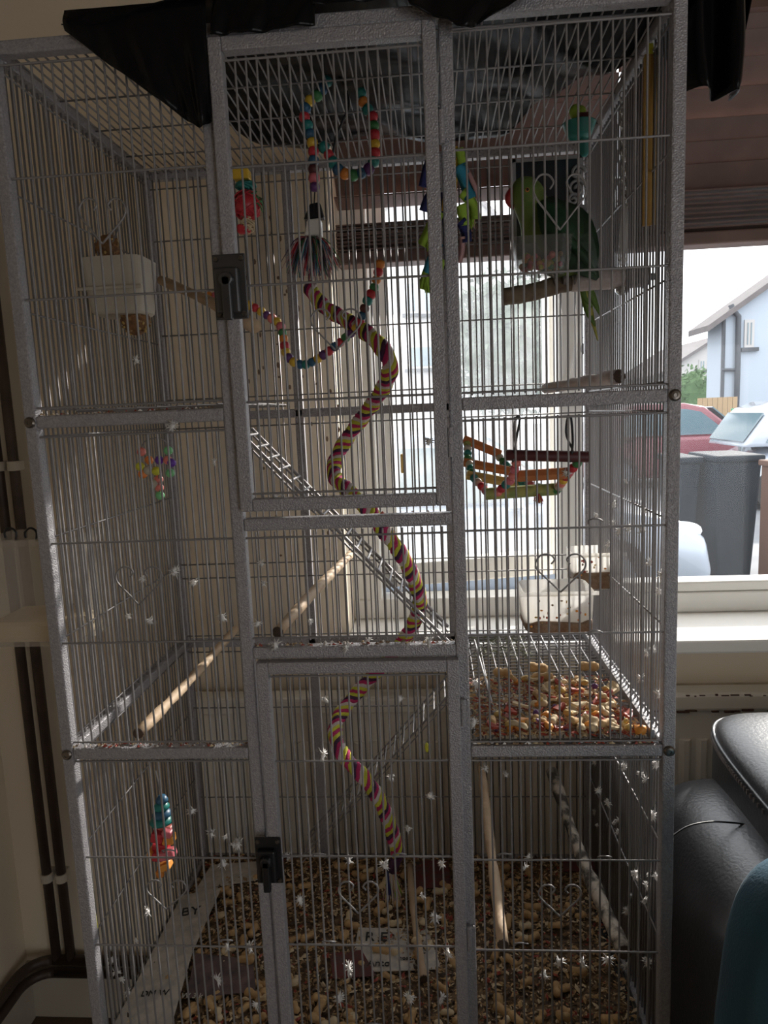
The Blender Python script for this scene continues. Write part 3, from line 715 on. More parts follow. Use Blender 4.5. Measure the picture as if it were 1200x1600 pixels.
bead_string('bead_ring', [at(515, 122, Yq), at(497, 148, Yq), at(482, 160, Yq), at(475, 178, Yq), at(480, 195, Yq), at(487, 218, Yq), at(490, 240, Yq), at(490, 262, Yq), at(492, 295, Yq)],
            ['teal', 'blue', 'green', 'yellow', 'blue', 'red', 'teal', 'blue', 'yellow', 'red', 'blue', 'maroon', 'pink', 'purple', 'blue', 'green'], .0095, 'string of big coloured beads hanging on the left near the roof')
bead_string('bead_ring', [at(562, 140, Yq), at(570, 165, Yq), at(581, 180, Yq), at(584, 200, Yq), at(586, 232, Yq), at(584, 252, Yq), at(574, 266, Yq), at(552, 274, Yq), at(532, 268, Yq), at(519, 252, Yq), at(508, 232, Yq), at(496, 226, Yq)],
            ['teal', 'orange', 'teal', 'red', 'green', 'red', 'yellow', 'red', 'teal', 'purple', 'blue', 'green', 'orange', 'blue', 'teal', 'red'], .0095, 'looped string of big coloured beads on the right near the roof')
hk = thing('toy_hook', at(530, 118, Yq), 'black curled toy hook hanging among the beads', 'hook')
MB().tube(bez([at(530, 120, Yq), at(540, 135, Yq), at(545, 165, Yq), at(535, 190, Yq), at(525, 215, Yq), at(520, 240, Yq)], 24), .0022, 6).build('hook_wire', 'black', hk, smooth=True)
bead_string('bead_rope', [at(322, 462, .30), at(350, 465, .30), at(392, 478, .30), at(416, 492, .30), at(437, 507, .29), at(443, 528, .28), at(450, 558, .27), at(475, 570, .26), at(505, 555, .25), at(535, 532, .24), at(560, 508, .23), at(572, 475, .22), at(585, 448, .22), at(594, 412, .22)],
            ['orange', 'pink', 'orange', 'yellow', 'red', 'pink', 'yellow', 'red', 'yellow', 'purple', 'coral', 'yellow', 'pink', 'green', 'orange', 'red', 'yellow', 'purple', 'yellow', 'blue', 'teal', 'blue', 'yellow', 'purple', 'red', 'blue', 'red', 'green', 'purple', 'yellow', 'red', 'blue', 'maroon', 'teal', 'red', 'green', 'orange', 'red', 'orange'], .0086, 'looping rope of small coloured wooden beads across the upper cage')
# little bead toy on the left
lb_ = thing('bead_cluster', at(245, 780, .06), 'small cluster of pastel plastic beads hanging at the left', 'bird toy')
for (x, y, c) in ((221, 706, 'coral'), (233, 719, 'tangerine'), (219, 729, 'lemon'), (223, 741, 'tangerine'), (231, 735, 'ivory'), (249, 719, 'violet'), (263, 704, 'mint'), (262, 719, 'coral'), (268, 723, 'violet'), (266, 739, 'mint'), (244, 736, 'lemon'), (248, 749, 'coral'), (240, 756, 'ivory'), (249, 762, 'coral'), (250, 774, 'mint')):
    bead(lb_, at(x, y, .06+U(-.008, .008)), .0072, c)
MB().tube(bez([at(221, 742, .06), at(221, 706, .06), at(226, 690, .055), at(245, 684, .05), at(258, 690, .055), at(263, 704, .06), at(265, 740, .06)], 24), .001, 5).tube([at(245, 684, .05), at(247, 720, .06), at(250, 776, .06)], .001, 5).build('cord', 'wire', lb_, smooth=True)

# ---- spiral braided rope
path = [(482, 448, .36), (505, 478, .33), (540, 500, .28), (575, 522, .22), (600, 548, .19), (610, 575, .20), (598, 608, .25), (572, 645, .30), (546, 680, .33), (527, 712, .32), (522, 742, .28), (545, 768, .23), (575, 795, .20), (602, 832, .19), (628, 868, .21), (648, 908, .25), (656, 945, .29), (640, 985, .33), (606, 1030, .36), (560, 1080, .35), (530, 1120, .31), (524, 1150, .27), (538, 1182, .24), (566, 1212, .23), (590, 1245, .24), (608, 1285, .25), (622, 1335, .26)]
SP = bez([at(x, y, Y) for x, y, Y in path], 420)
rope = thing('spiral_rope', SP[-1], 'long spiral perch of braided lime, magenta, plum and white rope', 'rope perch')
fr_u = None; FR = []
for i in range(420):
    t = (SP[min(i+1, 419)]-SP[max(i-1, 0)]).normalized()
    if fr_u is None: fr_u, _ = frame_of(t)
    fr_u = (fr_u - t*fr_u.dot(t)).normalized(); FR.append((fr_u.copy(), t.cross(fr_u)))
acc = [0]
for i in range(1, 420): acc.append(acc[-1]+(SP[i]-SP[i-1]).length)
for k, c in enumerate(('rope_lime', 'rope_magenta', 'rope_lime', 'rope_white', 'rope_magenta', 'rope_plum')):
    pts = []
    for i in range(420):
        a = acc[i]/.054*2*math.pi + k*math.pi/3; u, v = FR[i]
        pts.append(SP[i] + (u*math.cos(a)+v*math.sin(a))*.0082)
    MB().tube(pts, [.0062*(1+.22*math.sin(acc[i]*2*math.pi/.018+k*2.1)) for i in range(420)], 7).build('rope_strand', c, rope, smooth=True)
def tuft(parent, c, n, ln, spread, cols, name='thread', r=.0008, dirv=(0, 0, -1), curl=.4):
    c = Vector(c); dv = Vector(dirv).normalized(); by_c = {}
    for i in range(n):
        d = (dv + Vector((U(-1, 1), U(-1, 1), U(-.5, .5)))*spread).normalized(); l = ln*U(.6, 1.1)
        p1 = c + d*l*.4; p2 = c + (d*(1-curl*.4)+Vector((0, 0, -1))*curl*.6).normalized()*l
        p2 += Vector((U(-1, 1), U(-1, 1), 0))*l*.08
        by_c.setdefault(random.choice(cols), []).append([c, p1, p2])
    for cc, L_ in by_c.items():
        mb = MB()
        for q in L_: mb.tube(bez(q, 6), [r, r, r, r*.9, r*.8, r*.4], 4)
        mb.build(name, cc, parent, smooth=True, kind='stuff')
tuft(rope, at(612, 1356, .27), 200, .064, .34, ['rope_white', 'pinkcloth', 'rope_white', 'husk', 'limecloth'], 'end_tassel', .0017)
tuft(rope, at(606, 1362, .255), 36, .062, .06, ['navy'], 'end_tassel', .0015)
MB().tube([SP[-1], at(613, 1360, .27)], [.012, .010], 8).build('rope_binding', 'rope_plum', rope, smooth=True)

# ---- tassel toy with white block
tt = thing('tassel_toy', at(488, 430, .30), 'frayed mauve tassel toy topped by a white block', 'bird toy')
Yt = .30
MB().tube([at(492, 298, Yt), at(490, 335, Yt)], .0012, 5).build('cord', 'black', tt)
MB().prism([at(484, 318, Yt), at(499, 315, Yt), at(506, 340, Yt), at(474, 342, Yt)], (0, .02, 0)).build('dark_bell', 'black', tt, bevel=.002)
MB().prism([at(480, 342, Yt-.012), at(500, 340, Yt-.012), at(502, 366, Yt-.012), at(474, 369, Yt-.012)], (0, .028, 0)).build('white_block', 'white', tt, bevel=.003)
tuft(tt, at(486, 372, Yt), 330, .075, 1.7, ['mauve', 'pinkcloth', 'mauve', 'cyan', 'green', 'red', 'rope_white', 'rope_plum'], 'thread', .0011, (0, 0, -.9), .8)
# ---- red shredded toy
rt = thing('shredded_ball_toy', at(385, 368, .16), 'red shredded paper ball toy with teal and yellow strips behind the door', 'bird toy')
def scribble(c, r, n, m, name, w_=.0012, parent=rt, flat=1):
    mb = MB()
    for i in range(n):
        a, b, c2 = U(0, 6.3), U(0, 6.3), U(.6, 1)
        pts = []
        for k in range(7):
            th = a+k*.9; ph = b+k*.5
            pts.append(Vector(c)+Vector((math.cos(th)*math.cos(ph), math.sin(th)*math.cos(ph), math.sin(ph)*flat))*r*c2)
        mb.tube(bez(pts, 14), w_, 4)
    mb.build(name, m, parent, smooth=True, kind='stuff')
MB().ball(at(386, 322, .16), .021, 12, 8, jit=.12).build('red_core', 'red', rt, smooth=True)
scribble(at(386, 322, .16), .025, 46, 'red', 'red_shreds'); scribble(at(388, 350, .16), .015, 26, 'husk', 'cream_shreds', .0014); scribble(at(384, 291, .16), .018, 26, 'teal', 'teal_shreds', .0018, flat=.4)
scribble(at(398, 318, .165), .020, 8, 'green', 'green_shreds', .0012)
MB().box(at(378, 274, .16), (.026, .02, .016)).build('yellow_block', 'yellow', rt, bevel=.002); MB().box(at(382, 358, .16), (.022, .016, .014)).build('red_block', 'red', rt, bevel=.003)
# ---- blue and green cloth tassel toy behind the door edge
bt2 = thing('cloth_strip_toy', at(700, 455, .16), 'blue and lime cloth strip toy hanging behind the right door edge', 'bird toy')
def strip(pts, wd, m, Y=.16):
    P = bez([at(x, y, Y+U(-.01, .01)) for x, y in pts], 10); mb = MB(); k = len(P)
    for i in range(k):
        t = (P[min(i+1, k-1)]-P[max(i-1, 0)]).normalized(); n = Vector((U(-.25, .25), -1, .1)); sd = t.cross(n).normalized()*wd*(1-.15*(i/k))
        mb.v += [P[i]+sd, P[i]+Vector((0, -.002, 0)), P[i]-sd, P[i]+Vector((0, .002, 0))]
    for i in range(k-1):
        for j in range(4): mb.face([i*4+j, i*4+(j+1) % 4, i*4+4+(j+1) % 4, i*4+4+j])
    mb.face([3, 2, 1, 0]); mb.face([k*4-4+i for i in range(4)])
    mb.build('cloth_strip', m, bt2, smooth=True)
for pts, wd, m in (([(678, 236), (668, 262), (660, 292)], .008, 'navy'), ([(682, 290), (670, 310), (662, 330)], .009, 'navy'), ([(684, 330), (676, 352), (660, 384)], .011, 'limecloth'), ([(686, 380), (674, 405), (664, 432)], .008, 'cyan'), ([(684, 400), (668, 425), (660, 452)], .009, 'limecloth'), ([(690, 405), (684, 430), (680, 455)], .007, 'limecloth'),
                   ([(716, 232), (721, 246), (722, 258)], .008, 'limecloth'), ([(718, 258), (728, 285), (735, 310)], .011, 'cyan'), ([(722, 300), (738, 318), (744, 342)], .009, 'limecloth'), ([(720, 320), (726, 338), (728, 352)], .011, 'limecloth'), ([(720, 345), (728, 362), (730, 378)], .009, 'navy'), ([(728, 262), (742, 292), (748, 312)], .004, 'pinkcloth'), ([(722, 370), (722, 390), (718, 410)], .005, 'pinkcloth'), ([(700, 300), (702, 350), (704, 420)], .012, 'navy'), ([(704, 230), (704, 280), (700, 330)], .012, 'yellow')):
    strip(pts, wd, m)
tuft(bt2, at(668, 428, .16), 40, .03, .3, ['limecloth'], 'fringe', .0011); tuft(bt2, at(738, 335, .16), 26, .022, .3, ['limecloth', 'pinkcloth'], 'fringe', .0011); tuft(bt2, at(670, 372, .16), 24, .02, .4, ['limecloth'], 'fringe', .0011)
MB().tube([at(700, 455, .16), at(702, 300, .16), at(704, 160, .16)], .0015, 5).build('cord', 'black', bt2)

# ---- wooden hammock toy
hm = thing('wooden_hammock', at(820, 780, .15), 'hanging hammock toy of orange wooden slats and coloured beads', 'bird toy')
slats = [((790, 711), (921, 714), .05, .0085, 'maroon', 8), ((808, 744), (891, 739), .08, .010, 'chew', 6), ((757, 772), (873, 764), .13, .010, 'moss', 8), ((729, 742), (815, 757), .20, .009, 'tan', 6), ((724, 722), (806, 738), .24, .009, 'chew', 6), ((724, 686), (782, 710), .28, .009, 'chew', 6)]
for a, b, Y, r_, m, n_ in slats:
    A, B = at(*a, Y), at(*b, Y); MB().tube([A, A.lerp(B, .02), A.lerp(B, .98), B], [r_*.85, r_, r_, r_*.85], n_).build('wooden_slat', m, hm, smooth=n_ > 6)
for (x0, y0, Y0), (x1, y1, Y1), cs in (((808, 718, .05), (800, 748, .08), ['coral', 'pink', 'coral']), ((800, 748, .08), (775, 772, .13), ['pink', 'teal', 'red', 'coral']), ((905, 720, .05), (886, 742, .08), ['green', 'red', 'pink']), ((886, 742, .08), (868, 768, .13), ['red', 'yellow', 'coral', 'ivory', 'green']), ((762, 770, .13), (738, 744, .20), ['pink', 'red', 'ivory', 'teal']), ((738, 742, .20), (733, 722, .24), ['green', 'teal', 'ivory']), ((731, 720, .24), (730, 690, .28), ['green', 'teal', 'ivory', 'moss']), ((862, 768, .13), (810, 752, .20), ['coral', 'green', 'pink', 'teal']), ((812, 752, .20), (800, 736, .24), ['pink', 'teal']), ((800, 736, .24), (778, 712, .28), ['green', 'teal', 'green', 'ivory'])):
    A, B = at(x0, y0, Y0), at(x1, y1, Y1); MB().tube([A, B], .001, 5).build('cord', 'ivory', hm)
    for k, c in enumerate(cs): bead(hm, A.lerp(B, (k+.5)/len(cs)), .0075, c, B-A)
tuft(hm, at(842, 772, .12), 24, .016, .8, ['redskin', 'red', 'tan'], 'frayed_twine', .001)
for x, xt in ((803, 806), (892, 887)):
    MB().tube(bez([at(x-2, 722, .045), at(x+3, 705, .045), at(xt-2, 680, .03), at(xt-1, 657, .015), at(xt+3, 651, .008), at(xt+6, 657, .012), at(x+3, 690, .03), at(x+1, 710, .045)], 30), .0019, 6).build('snap_hook', 'latch', hm, smooth=True)
MB().tube([at(729, 690, .28), at(727, 650, .27)], .0015, 5).build('cord', 'wire', hm)

# ---- ivory tub with honey balls, left
tb = thing('ivory_tub', at(185, 485, .22), 'ivory plastic food tub fixed high on the left side', 'tub')
a, b = at(120, 402, .17), at(224, 486, .17)
taper_cup(a.x, b.x, b.z, a.z, .17, .26, .16, .003).build('tub_shell', 'ivory', tb, smooth=False)
MB().span((a.x-.004, .166, at(180, 452, .17).z), (b.x+.002, .172, at(180, 446, .17).z)).build('tub_rim', 'ivory', tb, bevel=.002)
for (x, y, Y, r_, lab) in ((168, 388, .30, .0235, 'round brown honey seed ball above the ivory tub'), (212, 501, .22, .0245, 'round brown honey seed ball under the ivory tub')):
    sb = thing('seed_ball', at(x, y, Y)-Vector((0, 0, r_)), lab, 'treat'); c = at(x, y, Y)
    MB().ball(c, r_, 18, 12, jit=.06).build('ball_core', 'honey', sb, smooth=False)
    for i in range(70):
        d = Vector((U(-1, 1), U(-1, 1), U(-1, 1))); d = d.normalized() if d.length > .1 else Vector((0, -1, 0))
        MB().ball(c+d*r_, (.0035, .0022, .0022), 5, 4, rot=Matrix.Rotation(U(0, 3), 3, 'Y')).build('seed', random.choice(['honey', 'seed', 'tan']), sb)
wire(at(176, 378, .25), at(196, 330, .20), .0012, tb, 'hanger')

# ---- feeder cups right
def feeder(x0, y0, x1, y1, Y, dp, lab, fill):
    a, b = at(x0, y0, Y), at(x1, y1, Y)
    t = thing('feeder_cup', ((a.x+b.x)/2, Y+dp/2, b.z), lab, 'feeder')
    taper_cup(a.x, b.x, b.z, a.z, Y, Y+dp, .08, .002).build('cup_shell', 'whitecup', t)
    MB().span((a.x-.006, Y-.002, a.z-.004), (b.x+.006, Y+.003, a.z+.003)).build('rim', 'whitecup', t, bevel=.001)
    h_ = (a.z-b.z)*fill
    superbox(((a.x+b.x)/2, Y+dp/2-.004, b.z+h_/2+.001), ((b.x-a.x)*.95, dp*.98, h_), .3, 30, 12, fn=lambda p: p+Vector((0, 0, .003*math.sin(p.x*140)*(p.z > 0)))).build('seed_fill', 'grime', t, smooth=True)
    for i in range(26): MB().ball((U(a.x+.01, b.x-.01), Y-.0015, U(b.z+.01, a.z-.004)), (U(.001, .0035), .001, U(.001, .003)), 5, 4).build('food_splash', random.choice(['ginger', 'grime', 'tan', 'redskin']), t)
    return t
feeder(818, 929, 932, 990, .20, .11, 'front cloudy white feeder cup, food splashed, above the wire shelf', .30)
feeder(896, 868, 976, 922, .36, .10, 'rear cloudy feeder cup half full of brown seed by the window', .52)
# ---- outside feeder on the far left
fd = thing('clear_feeder', at(40, 1010, .12), 'cloudy plastic feeder box hooked outside the left of the cage', 'feeder')
a, b = at(-42, 846, .10), at(84, 1010, .10)
bx = MB(); 
bx.span((a.x, .10, b.z), (-.013, .103, a.z)).span((a.x, .10, b.z), (a.x+.003, .22, a.z)).span((-.016, .10, b.z), (-.013, .22, a.z)).span((a.x, .217, b.z), (-.013, .22, a.z)).span((a.x, .10, b.z), (-.013, .22, b.z+.003))
bx.build('feeder_box', 'frost', fd)
MB().span((a.x-.004, .097, a.z-.012), (-.011, .222, a.z)).build('feeder_rim', 'frost', fd, bevel=.002)
MB().span((a.x+.004, .105, b.z+.004), (-.018, .215, b.z+.045)).build('seed_fill', 'husk', fd, bevel=.01)
for x in (35, 3): 
    c = at(x+10, 835, .11); MB().tube(bez([c+Vector((.012, 0, -.012)), c+Vector((.014, 0, .004)), c+Vector((.004, 0, .011)), c+Vector((-.006, 0, .004)), c+Vector((-.006, 0, -.006))], 14), .002, 6).build('hook', 'black', fd, smooth=True)

# ---- toy at bottom left
bl = thing('block_toy', at(255, 1390, .16), 'stacked teal, pink and orange plastic toy at the bottom left', 'bird toy')
Yl = .16
for i, (x, y, rr, m) in enumerate(((253, 1248, .010, 'blue'), (252, 1258, .013, 'teal'), (253, 1269, .016, 'blue'), (252, 1280, .019, 'teal'))): MB().lathe(at(x, y, Yl), [(rr*1.1, -.006), (rr*1.15, -.002), (rr*.7, .006)], 14).build('teal_ring', m, bl, smooth=True)
for (x, y, m, dx, dz) in ((259, 1293, 'coral', .026, .018), (247, 1306, 'red', .022, .02), (264, 1310, 'ginger', .022, .016), (252, 1322, 'red', .03, .016), (262, 1334, 'pink', .03, .016), (248, 1336, 'red', .02, .016), (238, 1331, 'ginger', .014, .012), (258, 1352, 'ginger', .024, .014), (252, 1362, 'orange', .014, .014), (262, 1300, 'pink', .018, .014)):
    MB().box(at(x, y, Yl+U(-.008, .008)), (dx, .022, dz), Matrix.Rotation(U(-.4, .4), 3, 'Y')).build('toy_block', m, bl, bevel=.003)
MB().tube([at(243, 1205, Yl), at(253, 1245, Yl), at(258, 1370, Yl)], .0014, 5).build('cord', 'wire', bl)
tag(MB().tube(bez([at(139, 1342, .03), at(142, 1380, .028), at(147, 1420, .025), at(152, 1450, .02)], 14), .0018, 6).build('yellow_tape', 'lemon', smooth=True), 'thin yellow tie dangling by the lower left post', 'tie')

# ================================================================== cage floor: litter, paper, peanuts
LZ = Z0+.010
lit = MB()
lit.grid(lambda u, v: (T+.002+(W-2*T-.004)*u - .0095+.0, T+(D-T)*v, LZ + .004*math.sin(u*31+v*5)+.004*math.sin(v*27-u*9)+.002*math.sin(u*90)), 60, 36)
tag(lit.build('seed_litter', 'litterbase', smooth=True, kind='stuff'), 'brown bed of seed litter covering the cage floor', 'litter')
def lz(x, y): u = (x-T+.0075)/(W-2*T-.004); v = (y-T)/(D-T); return LZ + .004*math.sin(u*31+v*5)+.004*math.sin(v*27-u*9)+.002*math.sin(u*90)
hul = MB()
for i in range(15000):
    x = U(.015, W-.015); y = U(.025, D-.005); c = Vector((x, y, lz(x, y)+U(.000, .007))); a = U(0, 6.3); l = U(.0025, .0055) if rnd() < .78 else U(.006, .0105); tl = U(-.6, .6)
    d1v = Vector((math.cos(a), math.sin(a), tl*.6))*l; d2v = Vector((-math.sin(a), math.cos(a), U(-.5, .5)))*l*.45; up = Vector((0, 0, l*.3)); n = len(hul.v)
    hul.v += [c-d1v, c+d2v, c+d1v, c-d2v, c+up]; k = random.choices(range(6), (4, 3, 3, 2, 2, .8))[0]
    for q in ((0, 1, 4), (1, 2, 4), (2, 3, 4), (3, 0, 4)): hul.face([n+j for j in q], k)
tag(hul.build('seed_hulls', ['seed', 'peanut', 'husk', 'litterbase', 'endgrain', 'redskin'], kind='stuff'), 'countless seed hulls strewn over the litter bed', 'seed hulls')
def peanut_mesh(name, m='peanut', half=False):
    prof = [(.001, -.018), (.006, -.0165), (.0088, -.012), (.0085, -.006), (.0066, 0), (.0082, .006), (.009, .011), (.0065, .0165), (.001, .0185)]
    mb = MB().lathe((0, 0, 0), prof, 9, (1, 0, 0))
    for i, v in enumerate(mb.v): mb.v[i] = v*(1+U(-.05, .05))
    if half: mb.v = [Vector((v.x*.9, v.y, max(v.z, -.0015))) for v in mb.v]
    return mesh_of(name, mb, m)
pm = [peanut_mesh('peanut_a'), peanut_mesh('peanut_b', 'peanut', True), peanut_mesh('peanut_c', 'husk', True)]
def scatter_one(name, me, p, lab, cat, grp, sc=1, rot=None):
    o = shared(name, me, None, p, rot or (U(-.5, .5), U(-.5, .5), U(0, 6.3)), (sc, sc, sc)); return tag(o, lab, cat, grp)
spots = [(500, 1560), (330, 1570), (395, 1553), (410, 1560), (300, 1575), (350, 1390), (375, 1400), (600, 1435), (605, 1420), (395, 1450), (380, 1470), (870, 1540), (690, 1545), (660, 1440), (890, 1420), (310, 1490), (1000, 1590), (880, 1590), (545, 1430), (640, 1580), (780, 1560), (560, 1500)]
def floor_lab(p):
    a = 'left' if p.x < CX1 else ('middle' if p.x < CX2 else 'right'); b = 'front' if p.y < .2 else 'back'
    return 'tan peanut shell in the litter at the %s %s of the cage floor' % (b, a), 'peanut shells at the %s %s of the cage floor' % (b, a)
for i in range(150):
    if i < len(spots): p = atZ(*spots[i], LZ+.012)
    else: p = Vector((U(.05, W-.04), .03+(D-.06)*rnd()**1.2, 0))
    if not (.03 < p.x < W-.03 and .02 < p.y < D-.02): continue
    scatter_one('peanut_shell', pm[(0, 0, 1, 2, 1)[i % 5]], (p.x, p.y, lz(p.x, p.y)+.0075), floor_lab(p)[0], 'peanut shell', floor_lab(p)[1], U(.75, 1.1))
# newspapers / packaging lying in the litter
def sheet_on(name, px, z, m, lab, cat, bend=.0):
    pts = [atZ(x, y, z) for x, y in px]
    t = thing(name, sum(pts, Vector())/len(pts), lab, cat)
    MB().prism([p+Vector((0, 0, U(-bend, bend))) for p in pts], (0, 0, .0012)).build('sheet', m, t)
    return t
def print_on(t, body, x, y, z, size, ang, m='ink', ext=.0006): text_part('lettering', body, size, atZ(x, y, z), (0, 0, ang), m, t, ext)
zz = LZ+.010
wallp = thing('cardboard_tray', (.12, .28, zz), 'worn paper-lined tray edge along the left of the cage floor', 'tray')
A, B = atZ(308, 1390, zz), atZ(215, 1575, zz)
A2, B2 = A+Vector((.045, 0, .012)), B+Vector((.045, 0, .012))
MB().prism([A, B, B+Vector((.05, 0, .004)), A+Vector((.05, 0, .004))], (0, 0, .003)).build('tray_lip', 'paper', wallp)
MB().prism([A+Vector((-.005, 0, -.05)), B+Vector((-.005, 0, -.05)), B+Vector((0, 0, .002)), A+Vector((0, 0, .002))], (.003, 0, 0)).build('tray_side', 'paper', wallp)
MB().prism([atZ(x, y, zz+.005) for x, y in ((284, 1400), (346, 1388), (300, 1490), (268, 1602), (178, 1602), (232, 1500))], (0, 0, .0015)).build('tray_paper', 'paper', wallp)
dirv = math.atan2((A-B).y, (A-B).x)
print_on(wallp, 'BY', 298, 1424, zz+.0075, .036, dirv-1.35); print_on(wallp, 'DM W', 242, 1552, zz+.0075, .018, .1)
s1 = sheet_on('newspaper', [(306, 1490), (395, 1500), (400, 1550), (290, 1560)], zz+.003, 'photo_dark', 'dark printed newspaper scrap at left in the litter', 'newspaper'); 
print_on(s1, 'W 3 k', 300, 1556, zz+.006, .016, .0, 'paper')
s2 = sheet_on('newspaper', [(560, 1450), (668, 1452), (690, 1515), (548, 1520)], zz-.004, 'paper', 'crumpled newspaper with bold print in the middle of the litter', 'newspaper')
print_on(s2, 'R E', 588, 1464, zz-.001, .035, .0); print_on(s2, 'Anto', 592, 1505, zz-.001, .022, .0); print_on(s2, 'nosch h', 640, 1497, zz-.001, .014, .0)
s3 = sheet_on('newspaper', [(515, 1490), (565, 1485), (588, 1525), (520, 1530)], zz-.002, 'photo_red', 'red printed magazine scrap in the middle of the litter', 'newspaper')
s4 = sheet_on('newspaper', [(648, 1345), (700, 1345), (705, 1385), (650, 1390)], zz-.003, 'photo_red', 'dark red printed scrap at the back of the cage floor', 'newspaper')
s5 = sheet_on('newspaper', [(330, 1352), (420, 1345), (420, 1372), (305, 1392)], zz+.002, 'paper', 'pale paper sheet at the back left of the cage floor', 'newspaper')
s6 = sheet_on('newspaper', [(880, 1345), (960, 1345), (965, 1362), (880, 1362)], zz+.002, 'photo_red', 'reddish paper scrap at the back right of the cage floor', 'newspaper')
stick('loose_stick', [atZ(640, 1352, zz+.008), atZ(648, 1440, zz+.008), atZ(662, 1530, zz+.008)], (.007, .0085), 'wood', 'pale loose stick lying flat in the litter below the rope')

# ---- food scraps on the wire shelf
SZ = Z1+.0185
def lump(name, m, r, sq=.6, jit=.18): return mesh_of(name, MB().ball((0, 0, 0), (r, r*.75, r*sq), 9, 6, jit=jit), m)
def slice_mesh(name, m, r):
    mb = MB(); pr = [Vector((math.cos(t)*r, math.sin(t)*r*.8, .002*math.sin(3*t))) for t in [math.pi*1.15*i/9 for i in range(10)]]
    return mesh_of(name, mb.prism(pr, (0, 0, .004)), m, False)
foods = [('peanut_shell', pm[0], 'tan peanut shell on the wire shelf', 'peanut shell', 'peanut shells on the wire shelf', 14), ('vegetable_chunk', lump('chunk', 'ginger', .012), 'orange carrot chunk among the shelf scraps', 'food scrap', 'carrot chunks on the wire shelf', 12),
         ('fruit_peel', slice_mesh('peel', 'redskin', .014), 'dark red fruit peel among the shelf scraps', 'food scrap', 'red peels on the wire shelf', 34), ('apple_slice', slice_mesh('apple', 'husk', .016), 'pale fruit slice among the shelf scraps', 'food scrap', 'fruit slices on the wire shelf', 22),
         ('sweetcorn_piece', lump('corn', 'tan', .010), 'yellow food lump among the shelf scraps', 'food scrap', 'yellow food lumps on the wire shelf', 16), ('nut_husk', pm[2], 'pale split nut husk on the wire shelf', 'nut husk', 'split husks on the wire shelf', 16), ('grape', lump('grape', 'purple', .008, .9, .03), 'dark purple berry among the shelf scraps', 'food scrap', 'berries on the wire shelf', 7)]
for nm, me, lab, cat, grp, cnt in foods:
    for i in range(cnt):
        p = Vector((U(SX0+.035, SX1-.03), SY0+.008+.20*rnd()**1.6, SZ+.004+U(0, .012)))
        if p.x < SX0+.09 and p.y > .09: p.x += .09
        scatter_one(nm, me, p, lab, cat, grp, U(.5, .95))
for (x, y) in ((785, 1048), (840, 1040), (848, 1055), (920, 1038)):
    p = atZ(x, y, SZ+.012); scatter_one('peanut_shell', pm[0], (p.x, p.y, SZ+.008), 'tan peanut shell on the wire shelf', 'peanut shell', 'peanut shells on the wire shelf', 1.1, (0, .2, U(0, 3)))
for (x, y, nm, me, lab, cat, grp) in ((945, 1085, 'fruit_peel', foods[2][1], *foods[2][2:5]), (955, 1078, 'apple_slice', foods[3][1], *foods[3][2:5]), (985, 1118, 'fruit_peel', foods[2][1], *foods[2][2:5]), (815, 1130, 'vegetable_chunk', foods[1][1], *foods[1][2:5]), (1000, 1140, 'vegetable_chunk', foods[1][1], *foods[1][2:5]), (822, 1060, 'sweetcorn_piece', foods[4][1], *foods[4][2:5])):
    p = atZ(x, y, SZ+.008); scatter_one(nm, me, (p.x, p.y, SZ+.008), lab, cat, grp, 1.15)
hb = MB()
for i in range(2600):
    if i < 420: x, y = U(SX0+.03, SX0+.15), .36+.15*rnd()
    else: x, y = U(SX0+.01, SX1-.01), SY0+.24*rnd()**1.5
    c = Vector((x, y, SZ+U(0, .006))); a = U(0, 6.3); l = U(.002, .006 if i < 420 else .009); n = len(hb.v); k = 0 if i < 420 else random.choice((1, 2, 3))
    hb.v += [c-Vector((math.cos(a), math.sin(a), .2))*l, c+Vector((-math.sin(a), math.cos(a), 0))*l*.4, c+Vector((math.cos(a), math.sin(a), .4))*l, c+Vector((0, 0, l*.4))]
    for q in ((0, 1, 3), (1, 2, 3), (2, 0, 3)): hb.face([n+j for j in q], k)
tag(hb.build('crumbs', ['dust', 'husk', 'peanut', 'redskin'], kind='stuff'), 'fine food crumbs and dried herb flakes over the wire shelf', 'crumbs')
# ledge debris on the front rails
lg = MB()
def ledge(x0, x1, zt, n, big=.005):
    for i in range(n):
        c = Vector((U(x0, x1), U(.003, T-.002), zt+.001)); l = U(.001, big); nn = len(lg.v); a = U(0, 6.3); k = random.choice((0, 1, 1, 2, 3))
        lg.v += [c-Vector((math.cos(a), math.sin(a)*.5, 0))*l, c+Vector((-math.sin(a), math.cos(a)*.5, 0))*l*.6, c+Vector((math.cos(a), math.sin(a)*.5, 0))*l, c-Vector((-math.sin(a), math.cos(a)*.5, 0))*l*.6, c+Vector((0, 0, l*.8))]
        for q in ((0, 1, 4), (1, 2, 4), (2, 3, 4), (3, 0, 4)): lg.face([nn+j for j in q], k)
ledge(xl0, xl1, Z1+h, 130); ledge(xr0, xr1, Z1+h, 200, .006); ledge(CX1+h, CX2-h, zb+h, 120); ledge(xl0, xl1, Z2+h, 60); ledge(CX1+h, CX2-h, za+h, 12)
tag(lg.build('ledge_debris', ['husk', 'grime', 'redskin', 'feather'], kind='stuff'), 'crumbs and droppings caught along the cage rails', 'debris')

